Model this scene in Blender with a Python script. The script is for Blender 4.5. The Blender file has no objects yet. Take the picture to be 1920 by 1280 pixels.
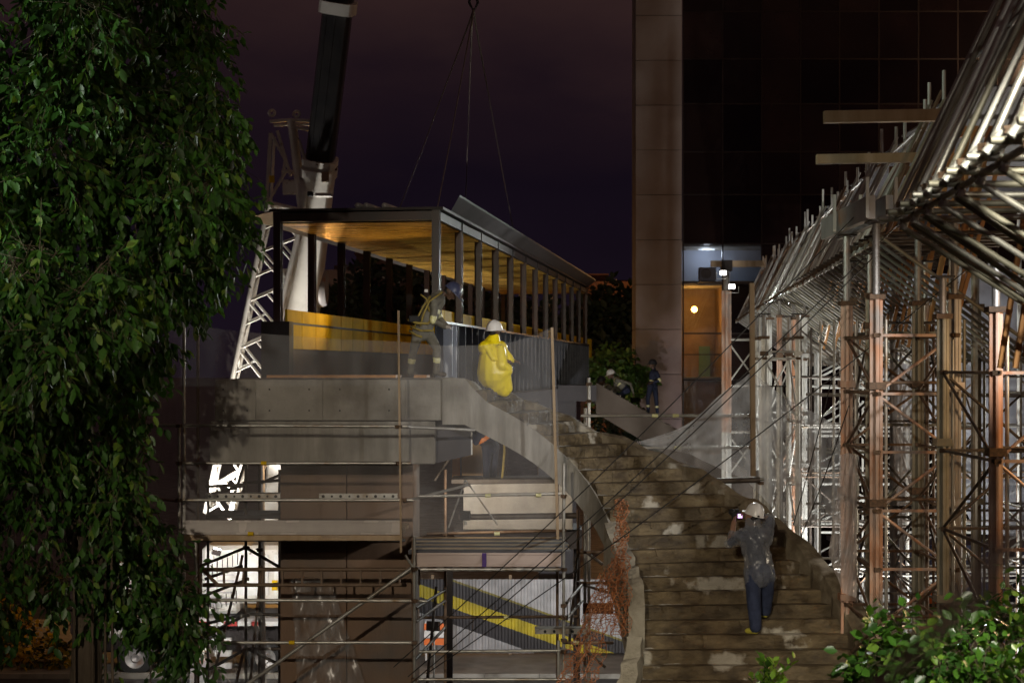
import bpy, math, random
import numpy as np
from mathutils import Vector, Matrix, Quaternion
random.seed(7); rng = np.random.default_rng(11)
sc = bpy.context.scene
col = sc.collection
# ------------------------------------------------------------------ camera
F, HZ, CZ = 3000.0, 690.0, 9.0            # focal length in photo pixels, horizon row, eye height
cam_d = bpy.data.cameras.new('camera'); cam = bpy.data.objects.new('camera', cam_d); col.objects.link(cam)
cam.location = (0, 0, CZ); cam.rotation_euler = (math.radians(90), 0, 0)
cam_d.sensor_width = 36; cam_d.lens = 36*F/1920; cam_d.shift_y = (HZ-640)/1920
cam_d.clip_end = 2000; cam_d.clip_start = 0.1
cam_d.dof.use_dof = True; cam_d.dof.focus_distance = 25.0; cam_d.dof.aperture_fstop = 2.8
sc.camera = cam
sc.view_settings.view_transform = 'Standard'; sc.view_settings.look = 'None'
sc.view_settings.exposure = 0.0; sc.view_settings.gamma = 1.0
sc.render.engine = 'CYCLES'
sc.cycles.use_denoising = True
sc.cycles.max_bounces = 7; sc.cycles.transparent_max_bounces = 24
sc.cycles.sample_clamp_indirect = 3.0
sc.cycles.caustics_reflective = False; sc.cycles.caustics_refractive = False
# ------------------------------------------------------------------ world: light-polluted night sky
world = bpy.data.worlds.new('World'); sc.world = world; world.use_nodes = True
wn = world.node_tree.nodes; wl = world.node_tree.links; wn.clear()
w_out = wn.new('ShaderNodeOutputWorld'); w_bg = wn.new('ShaderNodeBackground')
w_tc = wn.new('ShaderNodeTexCoord'); w_sep = wn.new('ShaderNodeSeparateXYZ')
wl.new(w_tc.outputs['Generated'], w_sep.inputs[0])
w_noise = wn.new('ShaderNodeTexNoise'); w_noise.inputs['Scale'].default_value = 5.0; w_noise.inputs['Detail'].default_value = 5
w_map = wn.new('ShaderNodeMapping'); w_map.inputs['Scale'].default_value = (1, 1, 2.6)
wl.new(w_tc.outputs['Generated'], w_map.inputs[0]); wl.new(w_map.outputs[0], w_noise.inputs['Vector'])
w_m = wn.new('ShaderNodeMath'); w_m.operation = 'MULTIPLY_ADD'; w_m.inputs[1].default_value = 0.16; 
w_m2 = wn.new('ShaderNodeMath'); w_m2.operation = 'SUBTRACT'; w_m2.inputs[1].default_value = 0.08
wl.new(w_noise.outputs['Fac'], w_m.inputs[0]); wl.new(w_sep.outputs['Z'], w_m2.inputs[0]); wl.new(w_m2.outputs[0], w_m.inputs[2])
w_ramp = wn.new('ShaderNodeValToRGB'); cr = w_ramp.color_ramp
cr.elements[0].position = 0.0; cr.elements[0].color = (.0085, .0052, .0105, 1)
cr.elements[1].position = 0.11; cr.elements[1].color = (.0058, .0034, .0072, 1)
for p_, c_ in ((.165, (.0105, .0055, .0085, 1)), (.235, (.027, .0135, .0135, 1)), (1.0, (.036, .019, .016, 1))):
    e = cr.elements.new(p_); e.color = c_
wl.new(w_m.outputs[0], w_ramp.inputs[0]); wl.new(w_ramp.outputs[0], w_bg.inputs['Color'])
w_bg.inputs['Strength'].default_value = 1.0
wl.new(w_bg.outputs[0], w_out.inputs[0])
# ------------------------------------------------------------------ moon (the only sun lamp, very weak at night)
sd = bpy.data.lights.new('moon', 'SUN'); sd.energy = 0.012; sd.angle = math.radians(.5); sd.color = (1, .93, .82)
so = bpy.data.objects.new('moon', sd); col.objects.link(so); so.rotation_euler = (math.radians(40), 0, math.radians(-35))

# ------------------------------------------------------------------ helpers
W = {}
def P(x, y, D): return Vector(((x-960)*D/F, D, CZ-(y-HZ)*D/F))
def T(v): return Matrix.Translation(Vector(v))
def tag(o, label=None, cat=None, group=None, kind=None):
    if label: o['label'] = label
    if cat: o['category'] = cat
    if group: o['group'] = group
    if kind: o['kind'] = kind
    return o
def link(o, parent=None, M=None):
    M = M if M is not None else Matrix()
    col.objects.link(o); W[o.name] = M
    if parent is not None:
        o.parent = parent; o.matrix_basis = W[parent.name].inverted() @ M
    else: o.matrix_basis = M
    return o
def empty(name, loc, label, cat, group=None, rz=0):
    o = bpy.data.objects.new(name, None); o.empty_display_size = .2
    link(o, None, T(loc) @ Matrix.Rotation(rz, 4, 'Z'))
    return tag(o, label, cat, group)
class MB:
    def __init__(s): s.v = []; s.f = []; s.m = []
    def add(s, vs, fs, mi=0):
        b = len(s.v); s.v += [tuple(v) for v in vs]
        for f in fs: s.f.append(tuple(i+b for i in f)); s.m.append(mi)
    def box(s, c, d, R=None, mi=0, taper=1.0):
        x, y, z = d[0]/2, d[1]/2, d[2]/2; c = Vector(c)
        vs = [Vector((sx*x*(taper if sz > 0 else 1), sy*y*(taper if sz > 0 else 1), sz*z)) for sz in (-1, 1) for sy in (-1, 1) for sx in (-1, 1)]
        if R is not None: vs = [R @ v for v in vs]
        s.add([v+c for v in vs], [(0,2,3,1),(4,5,7,6),(0,1,5,4),(2,6,7,3),(0,4,6,2),(1,3,7,5)], mi); return s
    def bar(s, p0, p1, w, h, mi=0, up=Vector((0,0,1))):
        p0, p1 = Vector(p0), Vector(p1); d = p1-p0; L = d.length; d.normalize()
        if abs(d.dot(up)) > .98: up = Vector((0,1,0))
        x = d.cross(up).normalized(); z = x.cross(d).normalized()
        R = Matrix((x, d, z)).transposed()
        return s.box((p0+p1)/2, (w, L, h), R, mi)
    def tube(s, p0, p1, r0, r1=None, n=10, mi=0, caps=True):
        r1 = r0 if r1 is None else r1
        p0, p1 = Vector(p0), Vector(p1); d = (p1-p0).normalized()
        a = Vector((0,0,1)) if abs(d.z) < .95 else Vector((1,0,0))
        x = d.cross(a).normalized(); y = d.cross(x)
        vs = []
        for p, r in ((p0, r0), (p1, r1)):
            for i in range(n):
                t = 2*math.pi*i/n; vs.append(p+x*(r*math.cos(t))+y*(r*math.sin(t)))
        fs = [(i, (i+1) % n, n+(i+1) % n, n+i) for i in range(n)]
        if caps: fs += [tuple(reversed(range(n))), tuple(range(n, 2*n))]
        s.add(vs, fs, mi); return s
    def path(s, pts, rad, n=8, mi=0):
        pts = [Vector(p) for p in pts]; rad = rad if isinstance(rad, (list, tuple)) else [rad]*len(pts)
        vs = []; pn = None
        for k, p in enumerate(pts):
            d = (pts[min(k+1, len(pts)-1)]-pts[max(k-1, 0)]).normalized()
            if pn is None:
                a = Vector((0,0,1)) if abs(d.z) < .9 else Vector((1,0,0)); pn = d.cross(a).normalized()
            pn = (pn-d*pn.dot(d)).normalized(); y = d.cross(pn)
            for i in range(n):
                t = 2*math.pi*i/n; vs.append(p+pn*(rad[k]*math.cos(t))+y*(rad[k]*math.sin(t)))
        fs = []
        for k in range(len(pts)-1):
            for i in range(n): fs.append((k*n+i, k*n+(i+1) % n, (k+1)*n+(i+1) % n, (k+1)*n+i))
        fs += [tuple(reversed(range(n))), tuple(range((len(pts)-1)*n, len(pts)*n))]
        s.add(vs, fs, mi); return s
    def lathe(s, prof, c=(0,0,0), n=20, mi=0, axis='Z'):
        vs = []; c = Vector(c)
        for r, z in prof:
            for i in range(n):
                t = 2*math.pi*i/n; a, b = r*math.cos(t), r*math.sin(t)
                vs.append(c+(Vector((a, b, z)) if axis == 'Z' else Vector((a, z, b)) if axis == 'Y' else Vector((z, a, b))))
        fs = [(k*n+i, k*n+(i+1) % n, (k+1)*n+(i+1) % n, (k+1)*n+i) for k in range(len(prof)-1) for i in range(n)]
        s.add(vs, fs, mi); return s
    def grid(s, fn, nu, nv, mi=0):
        vs = [fn(i/nu, j/nv) for j in range(nv+1) for i in range(nu+1)]
        fs = [(j*(nu+1)+i, j*(nu+1)+i+1, (j+1)*(nu+1)+i+1, (j+1)*(nu+1)+i) for j in range(nv) for i in range(nu)]
        s.add(vs, fs, mi); return s
    def prism(s, poly, d, mi=0):          # closed polygon of 3D points, extruded by vector d
        n = len(poly); d = Vector(d); poly = [Vector(p) for p in poly]
        s.add(poly+[p+d for p in poly], [tuple(range(n)), tuple(reversed(range(n, 2*n)))]+[(i, n+i, n+(i+1) % n, (i+1) % n) for i in range(n)], mi); return s
    def mesh(s, name, mats, smooth=False):
        me = bpy.data.meshes.new(name); me.from_pydata(s.v, [], s.f)
        for m in (mats if isinstance(mats, (list, tuple)) else [mats]): me.materials.append(m)
        if len(me.materials) > 1: me.polygons.foreach_set('material_index', s.m)
        if smooth: me.polygons.foreach_set('use_smooth', [True]*len(me.polygons))
        fix_normals(me)
        return me
    def build(s, name, mats, parent=None, M=None, smooth=False, local=False):
        """vertices are in world space unless local; the object's origin goes to the middle of its base"""
        if M is None and s.v:
            a = np.array(s.v); c = (a.min(0)+a.max(0))/2; c[2] = a[:, 2].min()
            s.v = [tuple(v) for v in (a-c)]; M = T(c)
        return link(bpy.data.objects.new(name, s.mesh(name, mats, smooth)), parent, M)
def fix_normals(me):
    import bmesh
    bm = bmesh.new(); bm.from_mesh(me); bmesh.ops.recalc_face_normals(bm, faces=bm.faces); bm.to_mesh(me); bm.free(); me.update()
def smooth_auto(me, ang=40):
    import bmesh
    bm = bmesh.new(); bm.from_mesh(me); a = math.radians(ang)
    for f in bm.faces: f.smooth = True
    for e in bm.edges:
        if len(e.link_faces) != 2 or e.calc_face_angle(0) > a: e.smooth = False
    bm.to_mesh(me); bm.free()
_cache = {}
def unit_mesh(kind, mat):
    k = (kind, mat.name)
    if k in _cache: return _cache[k]
    b = MB()
    if kind == 'tube': b.tube((0,0,0), (0,0,1), 1, n=10)
    elif kind == 'tube6': b.tube((0,0,0), (0,0,1), 1, n=6)
    elif kind == 'box': b.box((0,0,.5), (1,1,1))
    elif kind == 'post':       # fluted shoring post
        prof = []
        for i in range(24):
            t = 2*math.pi*i/24; r = 1.0 if i % 6 in (0, 1, 5) else .64
            prof.append(Vector((r*math.cos(t), r*math.sin(t), 0)))
        b.prism(prof, (0,0,1))
    elif kind == 'screw':
        pr = [(0, 0)]
        for i in range(45): pr += [(1.0, i/45+.002), (1.0, (i+.45)/45), (.8, (i+.5)/45), (.8, (i+.95)/45)]
        pr += [(0, 1)]; b.lathe(pr, n=10)
    elif kind == 'coupler':
        b.box((0,0,0), (1.5,1.5,1.1)); b.tube((.6,-.9,.2), (.6,1.1,.2), .22, n=6); b.box((-.7,.3,.1), (.7,.9,.7))
    me = b.mesh(kind, mat)
    if kind in ('tube', 'tube6'): smooth_auto(me)
    _cache[k] = me; return me
def rod(name, p0, p1, r, mat, parent=None, kind='tube', r2=None):
    p0, p1 = Vector(p0), Vector(p1); d = p1-p0; L = d.length
    q = d.to_track_quat('Z', 'Y')
    M = T(p0) @ q.to_matrix().to_4x4() @ Matrix.Diagonal((r, r2 or r, L, 1))
    return link(bpy.data.objects.new(name, unit_mesh(kind, mat)), parent, M)
def coupler(p, parent, mat, s=.045):
    M = T(p) @ Matrix.Rotation(random.uniform(0, 6), 4, 'Z') @ Matrix.Diagonal((s, s, s, 1))
    return link(bpy.data.objects.new('coupler', unit_mesh('coupler', mat)), parent, M)
def slab(name, c, d, mat, parent=None, R=None, bev=0):
    b = MB(); b.box((0,0,0), d)
    me = b.mesh(name, mat)
    if bev:
        import bmesh
        bm = bmesh.new(); bm.from_mesh(me); bmesh.ops.bevel(bm, geom=bm.edges, offset=bev, segments=1, affect='EDGES'); bm.to_mesh(me); bm.free()
    M = T(c) @ (R.to_4x4() if R is not None else Matrix())
    return link(bpy.data.objects.new(name, me), parent, M)
# ------------------------------------------------------------------ materials
def srgb(r, g, b): return tuple(((c/255/12.92) if c/255 < .04045 else ((c/255+.055)/1.055)**2.4) for c in (r, g, b))
def mk(name, c1, c2=None, scale=3.0, rough=.6, metal=0.0, bump=0.0, bscale=30.0, spec=.5, rnd=0.0, stretch=(1,1,1), lo=.35, hi=.65, rough2=None, coat=0, c3=None, s3=1.0, l3=(.5,.7), detail=6):
    m = bpy.data.materials.new(name); m.use_nodes = True; nt = m.node_tree; n = nt.nodes; l = nt.links
    bs = n['Principled BSDF']; bs.inputs['Roughness'].default_value = rough; bs.inputs['Metallic'].default_value = metal
    bs.inputs['Specular IOR Level'].default_value = spec
    if coat: bs.inputs['Coat Weight'].default_value = coat
    geo = n.new('ShaderNodeNewGeometry'); mp = n.new('ShaderNodeMapping'); mp.inputs['Scale'].default_value = stretch
    l.new(geo.outputs['Position'], mp.inputs[0])
    cur = None
    if c2 is not None:
        no = n.new('ShaderNodeTexNoise'); no.inputs['Scale'].default_value = scale; no.inputs['Detail'].default_value = detail; no.inputs['Roughness'].default_value = .6
        l.new(mp.outputs[0], no.inputs['Vector'])
        mr = n.new('ShaderNodeMapRange'); mr.inputs[1].default_value = lo; mr.inputs[2].default_value = hi; l.new(no.outputs['Fac'], mr.inputs[0])
        mx = n.new('ShaderNodeMix'); mx.data_type = 'RGBA'; mx.inputs[6].default_value = (*c1, 1); mx.inputs[7].default_value = (*c2, 1)
        l.new(mr.outputs[0], mx.inputs[0]); cur = mx.outputs[2]
        if rough2 is not None:
            r2 = n.new('ShaderNodeMapRange'); r2.inputs[3].default_value = rough; r2.inputs[4].default_value = rough2
            l.new(mr.outputs[0], r2.inputs[0]); l.new(r2.outputs[0], bs.inputs['Roughness'])
    if c3 is not None:
        n3 = n.new('ShaderNodeTexNoise'); n3.inputs['Scale'].default_value = s3; n3.inputs['Detail'].default_value = 5
        l.new(geo.outputs['Position'], n3.inputs['Vector'])
        m3 = n.new('ShaderNodeMapRange'); m3.inputs[1].default_value = l3[0]; m3.inputs[2].default_value = l3[1]; l.new(n3.outputs['Fac'], m3.inputs[0])
        x3 = n.new('ShaderNodeMix'); x3.data_type = 'RGBA'; x3.inputs[7].default_value = (*c3, 1)
        if cur is not None: l.new(cur, x3.inputs[6])
        else: x3.inputs[6].default_value = (*c1, 1)
        l.new(m3.outputs[0], x3.inputs[0]); cur = x3.outputs[2]
    if rnd:
        oi = n.new('ShaderNodeObjectInfo'); rr = n.new('ShaderNodeMapRange'); rr.inputs[3].default_value = 1-rnd; rr.inputs[4].default_value = 1+rnd
        l.new(oi.outputs['Random'], rr.inputs[0])
        vm = n.new('ShaderNodeMix'); vm.data_type = 'RGBA'; vm.blend_type = 'MULTIPLY'; vm.inputs[0].default_value = 1
        cb = n.new('ShaderNodeCombineColor'); [l.new(rr.outputs[0], cb.inputs[i]) for i in range(3)]
        if cur is not None: l.new(cur, vm.inputs[6])
        else: vm.inputs[6].default_value = (*c1, 1)
        l.new(cb.outputs[0], vm.inputs[7]); cur = vm.outputs[2]
    if cur is not None: l.new(cur, bs.inputs['Base Color'])
    else: bs.inputs['Base Color'].default_value = (*c1, 1)
    if bump:
        nb = n.new('ShaderNodeTexNoise'); nb.inputs['Scale'].default_value = bscale; nb.inputs['Detail'].default_value = 6
        l.new(mp.outputs[0], nb.inputs['Vector'])
        bp = n.new('ShaderNodeBump'); bp.inputs['Strength'].default_value = bump; bp.inputs['Distance'].default_value = .03
        l.new(nb.outputs['Fac'], bp.inputs['Height']); l.new(bp.outputs[0], bs.inputs['Normal'])
    return m
def emit(name, c, s):
    m = bpy.data.materials.new(name); m.use_nodes = True; n = m.node_tree.nodes
    b = n['Principled BSDF']; b.inputs['Base Color'].default_value = (*c, 1)
    b.inputs['Emission Color'].default_value = (*c, 1); b.inputs['Emission Strength'].default_value = s
    return m
def veil(name, c, a, noise=.12, gloss=0.0, scale=6.0, stretch=(1,1,1)):
    """thin translucent mesh or plastic sheet"""
    m = bpy.data.materials.new(name); m.use_nodes = True; nt = m.node_tree; n = nt.nodes; l = nt.links; n.clear()
    out = n.new('ShaderNodeOutputMaterial'); tr = n.new('ShaderNodeBsdfTransparent')
    di = n.new('ShaderNodeBsdfDiffuse'); di.inputs[0].default_value = (*c, 1)
    tl = n.new('ShaderNodeBsdfTranslucent'); tl.inputs[0].default_value = (*c, 1)
    m1 = n.new('ShaderNodeMixShader'); m1.inputs[0].default_value = .45; l.new(di.outputs[0], m1.inputs[1]); l.new(tl.outputs[0], m1.inputs[2])
    surf = m1.outputs[0]
    if gloss:
        gl = n.new('ShaderNodeBsdfGlossy'); gl.inputs['Roughness'].default_value = .25; gl.inputs[0].default_value = (.9,.9,.9,1)
        m3 = n.new('ShaderNodeMixShader'); m3.inputs[0].default_value = gloss; l.new(surf, m3.inputs[1]); l.new(gl.outputs[0], m3.inputs[2]); surf = m3.outputs[0]
    geo = n.new('ShaderNodeNewGeometry'); mp = n.new('ShaderNodeMapping'); mp.inputs['Scale'].default_value = stretch; l.new(geo.outputs['Position'], mp.inputs[0])
    no = n.new('ShaderNodeTexNoise'); no.inputs['Scale'].default_value = scale; no.inputs['Detail'].default_value = 6; l.new(mp.outputs[0], no.inputs['Vector'])
    mr = n.new('ShaderNodeMapRange'); mr.inputs[1].default_value = .3; mr.inputs[2].default_value = .7; mr.inputs[3].default_value = max(0, a-noise); mr.inputs[4].default_value = a+noise
    l.new(no.outputs['Fac'], mr.inputs[0])
    mx = n.new('ShaderNodeMixShader'); l.new(mr.outputs[0], mx.inputs[0]); l.new(tr.outputs[0], mx.inputs[1]); l.new(surf, mx.inputs[2]); l.new(mx.outputs[0], out.inputs[0])
    return m
M = {}
M['asphalt'] = mk('asphalt', (.045,.045,.048), (.07,.068,.066), 1.2, .55, bump=.3, bscale=60, rough2=.35)
M['paving'] = mk('paving', (.22,.2,.18), (.3,.28,.25), 2, .8, bump=.2)
M['concrete'] = mk('concrete', (.25,.235,.2), (.38,.36,.32), 1.3, .8, bump=.35, bscale=22, lo=.3, hi=.7, c3=(.14,.125,.1), s3=.9, l3=(.52,.68))
M['concrete_streak'] = mk('concrete_streak', (.2,.185,.155), (.36,.34,.3), 4.0, .8, bump=.3, bscale=25, stretch=(1,1,.12), c3=(.14,.13,.105), s3=1.2, l3=(.5,.72))
M['concrete_pale'] = mk('concrete_pale', (.45,.44,.42), (.6,.58,.56), 2, .8, bump=.2)
M['stair'] = mk('stair_concrete', (.05,.033,.015), (.17,.128,.07), 2.9, .7, bump=1.0, bscale=11, lo=.36, hi=.66, rough2=.85, c3=(.36,.33,.27), s3=1.7, l3=(.6,.65), rnd=.2, stretch=(1,1,2.2), detail=10)
M['formwork'] = mk('formwork_panel', (.045,.042,.05), (.06,.056,.064), 2, .6)
M['pier'] = mk('pier_boards', (.14,.078,.042), (.2,.12,.07), 1.5, .6, bump=.15, stretch=(1,1,.3), c3=(.1,.085,.075), s3=.7)
M['ply'] = mk('plywood', (.42,.27,.13), (.5,.35,.19), 3, .6, stretch=(1,1,.3))
M['steel_dark'] = mk('dark_steel', (.024,.019,.018), (.04,.031,.029), 2.5, .5, rnd=.15, bump=.05, spec=.3)
M['steel_blue'] = mk('blue_grey_steel', (.06,.064,.078), (.1,.106,.125), 2, .35, metal=.35)
M['primer'] = mk('brown_primer_steel', (.05,.026,.019), (.03,.02,.018), 1.7, .38, rnd=.25, lo=.4, hi=.6)
M['yellow'] = mk('yellow_panel', (.7,.46,.008), (.55,.35,.008), 2, .7, rnd=.12, spec=.2)
M['ceiling'] = mk('golden_sheet', (.85,.52,.1), (.6,.36,.07), 1.6, .22, metal=.5, rough2=.38, stretch=(.3,4,1), c3=(.2,.11,.03), s3=.9, l3=(.5,.75))
M['galv'] = mk('galvanised_tube', (.3,.29,.26), (.45,.44,.41), 3, .42, metal=.55, rnd=.25, c3=(.2,.14,.08), s3=2.5, l3=(.58,.72))
M['galv_olive'] = mk('olive_tube', (.2,.19,.145), (.31,.295,.24), 3, .5, metal=.3, rnd=.25)
M['rust_tube'] = mk('rusty_tube', (.12,.065,.035), (.22,.15,.1), 4, .6, metal=.2, rnd=.25)
M['dark_tube'] = mk('dark_tube', (.06,.045,.035), (.11,.09,.075), 4, .55, metal=.3, rnd=.25)
M['orange_post'] = mk('orange_post', (.46,.23,.13), (.5,.37,.3), 1.4, .5, metal=.15, rnd=.18, stretch=(3,3,.8), lo=.42, hi=.58, c3=(.3,.27,.25), s3=1.6, l3=(.55,.7))
M['grey_post'] = mk('grey_post', (.32,.31,.3), (.45,.43,.42), 2, .45, metal=.4, rnd=.15, c3=(.4,.2,.1), s3=1.4, l3=(.6,.72))
M['white_tube'] = mk('white_tube', (.62,.63,.6), (.5,.5,.47), 3, .45, metal=.2, rnd=.1)
M['rust'] = mk('rust_coupler', (.07,.045,.03), (.16,.1,.06), 30, .7, metal=.2, rnd=.3)
M['timber'] = mk('timber', (.3,.21,.12), (.4,.3,.2), 6, .75, stretch=(1,1,.15), rnd=.12, bump=.2)
M['timber_orange'] = mk('orange_timber', (.5,.25,.09), (.36,.17,.06), 4, .65, stretch=(1,1,.2), rnd=.2)
M['board_white'] = mk('pale_board', (.55,.5,.47), (.45,.41,.38), 3, .6, stretch=(.3,1,2), rnd=.08)
M['board_pink'] = mk('pinkish_board', (.5,.4,.35), (.42,.33,.29), 3, .65, stretch=(.3,1,2))
M['crane_white'] = mk('crane_white', (.68,.66,.6), (.5,.48,.43), 1.3, .4, lo=.45, hi=.7, c3=(.25,.2,.15), s3=5, l3=(.66,.75))
M['crane_black'] = mk('crane_black', (.018,.018,.02), (.03,.028,.028), 2, .28, spec=.6)
M['rubber'] = mk('rubber', (.02,.02,.02), None, rough=.8)
M['red'] = mk('red_paint', (.5,.04,.03), None, rough=.5)
M['white'] = mk('white_paint', (.75,.75,.73), (.65,.65,.63), 4, .45)
M['bark'] = mk('bark', (.05,.035,.022), (.1,.075,.05), 6, .9, bump=.8, bscale=18, stretch=(1,1,.25))
M['orange_plastic'] = mk('orange_plastic', (.75,.17,.03), None, rough=.5)
M['orange_mesh'] = mk('orange_mesh', (.42,.15,.05), (.3,.12,.05), 4, .6)
M['cable'] = mk('black_cable', (.02,.018,.016), None, rough=.5)
M['sling'] = mk('steel_sling', (.13,.11,.09), None, rough=.5, metal=.5)
M['navy'] = mk('navy_cloth', (.012,.017,.045), (.02,.027,.06), 9, .85, bump=.4, bscale=25)
M['denim'] = mk('denim', (.024,.034,.075), (.045,.06,.12), 9, .85, bump=.4, bscale=25)
M['olive'] = mk('olive_workwear', (.13,.12,.095), (.19,.18,.145), 7, .85, bump=.5, bscale=20)
M['skin'] = mk('skin', (.3,.17,.11), (.26,.14,.09), 10, .55)
M['skin_dark'] = mk('skin_dark', (.1,.055,.035), None, rough=.55)
M['glove'] = mk('glove', (.45,.4,.36), (.36,.32,.28), 12, .8)
M['hair'] = mk('hair', (.012,.01,.009), None, rough=.7)
M['shoe'] = mk('shoe', (.08,.07,.06), (.14,.12,.1), 12, .7)
M['shoe_yellow'] = mk('yellow_shoe', (.5,.45,.06), None, rough=.6)
M['helmet_white'] = mk('white_helmet', (.75,.74,.72), None, rough=.32, spec=.6)
M['helmet_blue'] = mk('blue_helmet', (.06,.07,.14), None, rough=.3, spec=.6)
M['helmet_dark'] = mk('dark_helmet', (.03,.03,.035), None, rough=.35)
M['hivis'] = mk('hivis_band', (.62,.6,.2), (.7,.68,.45), 20, .4, spec=.8)
M['hivis_orange'] = mk('hivis_orange', (.85,.25,.04), None, rough=.5)
M['strap'] = mk('harness_strap', (.33,.25,.05), (.25,.19,.05), 12, .7)
M['poncho_yellow'] = mk('yellow_poncho', (.95,.78,.01), (.88,.7,.01), 6, .35, bump=.5, bscale=9, spec=.5, stretch=(1,1,.4))
M['denim_far'] = M['navy']
# ------------------------------------------------------------------ lamps (modelled fixtures that carry their own light, some of them added)
def light(kind, name, loc, energy, color, parent, target=None, size=.15, angle=150, blend=.6):
    ld = bpy.data.lights.new(name, kind); ld.energy = energy; ld.color = color
    ld.shadow_soft_size = size
    if kind == 'SPOT': ld.spot_size = math.radians(angle); ld.spot_blend = blend
    o = bpy.data.objects.new(name, ld)
    Mx = T(loc)
    if target is not None: Mx = Mx @ (Vector(target)-Vector(loc)).to_track_quat('-Z', 'Y').to_matrix().to_4x4()
    return link(o, parent, Mx)
LENS_W = emit('white_lamp_lens', (1, .97, .9), 14); LENS_G = emit('cool_lamp_lens', (.85, 1, .9), 14); LENS_O = emit('sodium_lamp_lens', (1, .42, .08), 16)
def street_lamp(base, h, arm, energy, color, lens, label, kind='POINT', target=None, angle=150, group=None):
    t = empty('street_lamp', base, label, 'street lamp', group)
    b = Vector(base); top = b+Vector((0,0,h)); a = Vector(arm)
    mb = MB(); mb.tube(b, top, .11, .07, 12); mb.build('pole', M['grey_post'], t)
    mb = MB(); mb.path([top-Vector((0,0,.3)), top+Vector((0,0,.1))+a*.3, top+a*.7+Vector((0,0,.22)), top+a+Vector((0,0,.2))], [.05,.05,.04,.04]); mb.build('arm', M['grey_post'], t)
    e = top+a+Vector((0,0,.2)); d = a.normalized()
    mb = MB(); mb.bar(e-d*.15, e+d*.55, .26, .12); hd = mb.build('lamp_head', M['steel_dark'], t)
    mb = MB(); mb.bar(e+d*0-Vector((0,0,.08)), e+d*.45-Vector((0,0,.08)), .2, .03); mb.build('lens', lens, hd)
    light(kind, 'lamp_light', e+d*.22-Vector((0,0,.2)), energy, color, t, target, angle=angle)
    return t
def work_light(loc, target, energy, color, lens, label, stand=0.0, angle=150, size=.18, group=None, s=1.0):
    loc = Vector(loc); d = (Vector(target)-loc).normalized()
    t = empty('work_light', loc-Vector((0,0,stand)), label, 'floodlight', group)
    mb = MB(); mb.bar(loc-d*.14*s, loc+d*.02, .32*s, .24*s); hs = mb.build('housing', M['steel_dark'], t)
    mb = MB(); mb.bar(loc+d*.021, loc+d*.035, .28*s, .2*s); mb.build('lens', lens, hs)
    if stand > 0:
        mb = MB(); mb.tube(loc-Vector((0,0,stand)), loc-Vector((0,0,.1)), .025, n=8); mb.build('stand_pole', M['galv'], t)
        for k in range(3):
            a = k*2.1; mb = MB(); mb.tube(loc+Vector((math.cos(a)*.5, math.sin(a)*.5, -stand)), loc-Vector((0,0,stand-.7)), .014, n=6); mb.build('leg', M['galv'], t)
    else:
        x = d.cross(Vector((0,0,1))).normalized(); mb = MB()
        mb.path([loc+x*.19, loc+x*.19-d*.02+Vector((0,0,-.18)), loc-x*.19-d*.02+Vector((0,0,-.18)), loc-x*.19], .012, 6); mb.build('yoke', M['galv'], t)
    light('SPOT', 'flood_light', loc+d*.06, energy, color, t, target, size=size, angle=angle)
    return t
street_lamp((-15.6, 11, 0), 11.0, (1.2, 1.0, 0), 5200, (.88, 1, .8), LENS_G, 'cool white street lamp beside the big leafy tree', 'SPOT', (-8.0, 17.2, 11.8), 33)
street_lamp((-5.5, -7, 0), 14.2, (.8, 1.0, 0), 10500, (1, .87, .68), LENS_W, 'street lamp behind the viewer lighting the stair', 'SPOT', (-.3, 23.5, 6.7), 29)
street_lamp((-6.6, 42.2, 0), 6.6, (.8, .3, 0), 260, (1, .62, .3), LENS_O, 'amber street lamp between the crane and the landing')
street_lamp((-5.9, 60.5, 0), 9.3, (-1.3, -.5, 0), 1500, (1, .5, .12), LENS_O, 'amber street lamp behind the footbridge parapet')
street_lamp((30, 50, 0), 25.0, (-1.6, .6, 0), 2300, (1, .6, .34), LENS_O, 'added unseen amber mast lamp warming the column and glass building')  # added out of frame to warm the upper column and the glass building
wl1 = P(1356, 511, 44.6); wl2 = P(1372, 537, 44.5)
work_light(wl1, (4, 28, 5), 900, (.93, 1, .95), LENS_W, 'upper floodlight clamped under the timber on the far prop', angle=120, s=.6)
work_light(wl2, (3.5, 24, 6.6), 2600, (.93, 1, .95), LENS_W, 'lower floodlight on the orange prop, pointing at the stair', angle=60, s=.6)
work_light((7.2, 33.0, 1.7), (8.4, 40, 6.5), 5500, (1, .98, .93), LENS_W, 'tripod floodlight at the foot of the white scaffold', 1.7)
work_light((2.6, 53.5, 1.6), (6, 65, 3.5), 1300, (1, .82, .9), LENS_W, 'tripod floodlight facing the tall concrete column', 1.6, angle=130)
work_light((-9.6, 42.5, 3.2), (-6.8, 47, 3.6), 1100, (1, .98, .94), LENS_W, 'tripod floodlight shining on the white crane truck', 3.2, angle=150)
work_light((-2.0, 41.0, 2.4), (.5, 49, 1.2), 420, (.95, .95, 1), LENS_W, 'tripod floodlight facing the striped hoarding', 2.4, angle=140)
work_light((-2.3, 30.2, 7.15), (.4, 32.8, 7.2), 500, (1, .82, .6), LENS_W, 'floodlight on a tall stand behind the pier below the flight', 7.15, angle=120)
work_light((-1.5, 34.2, 9.05), (-4.0, 32.6, 11.9), 380, (1, .68, .3), LENS_W, 'small floodlight on the footbridge deck behind the near girder', .38, angle=95)

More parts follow.
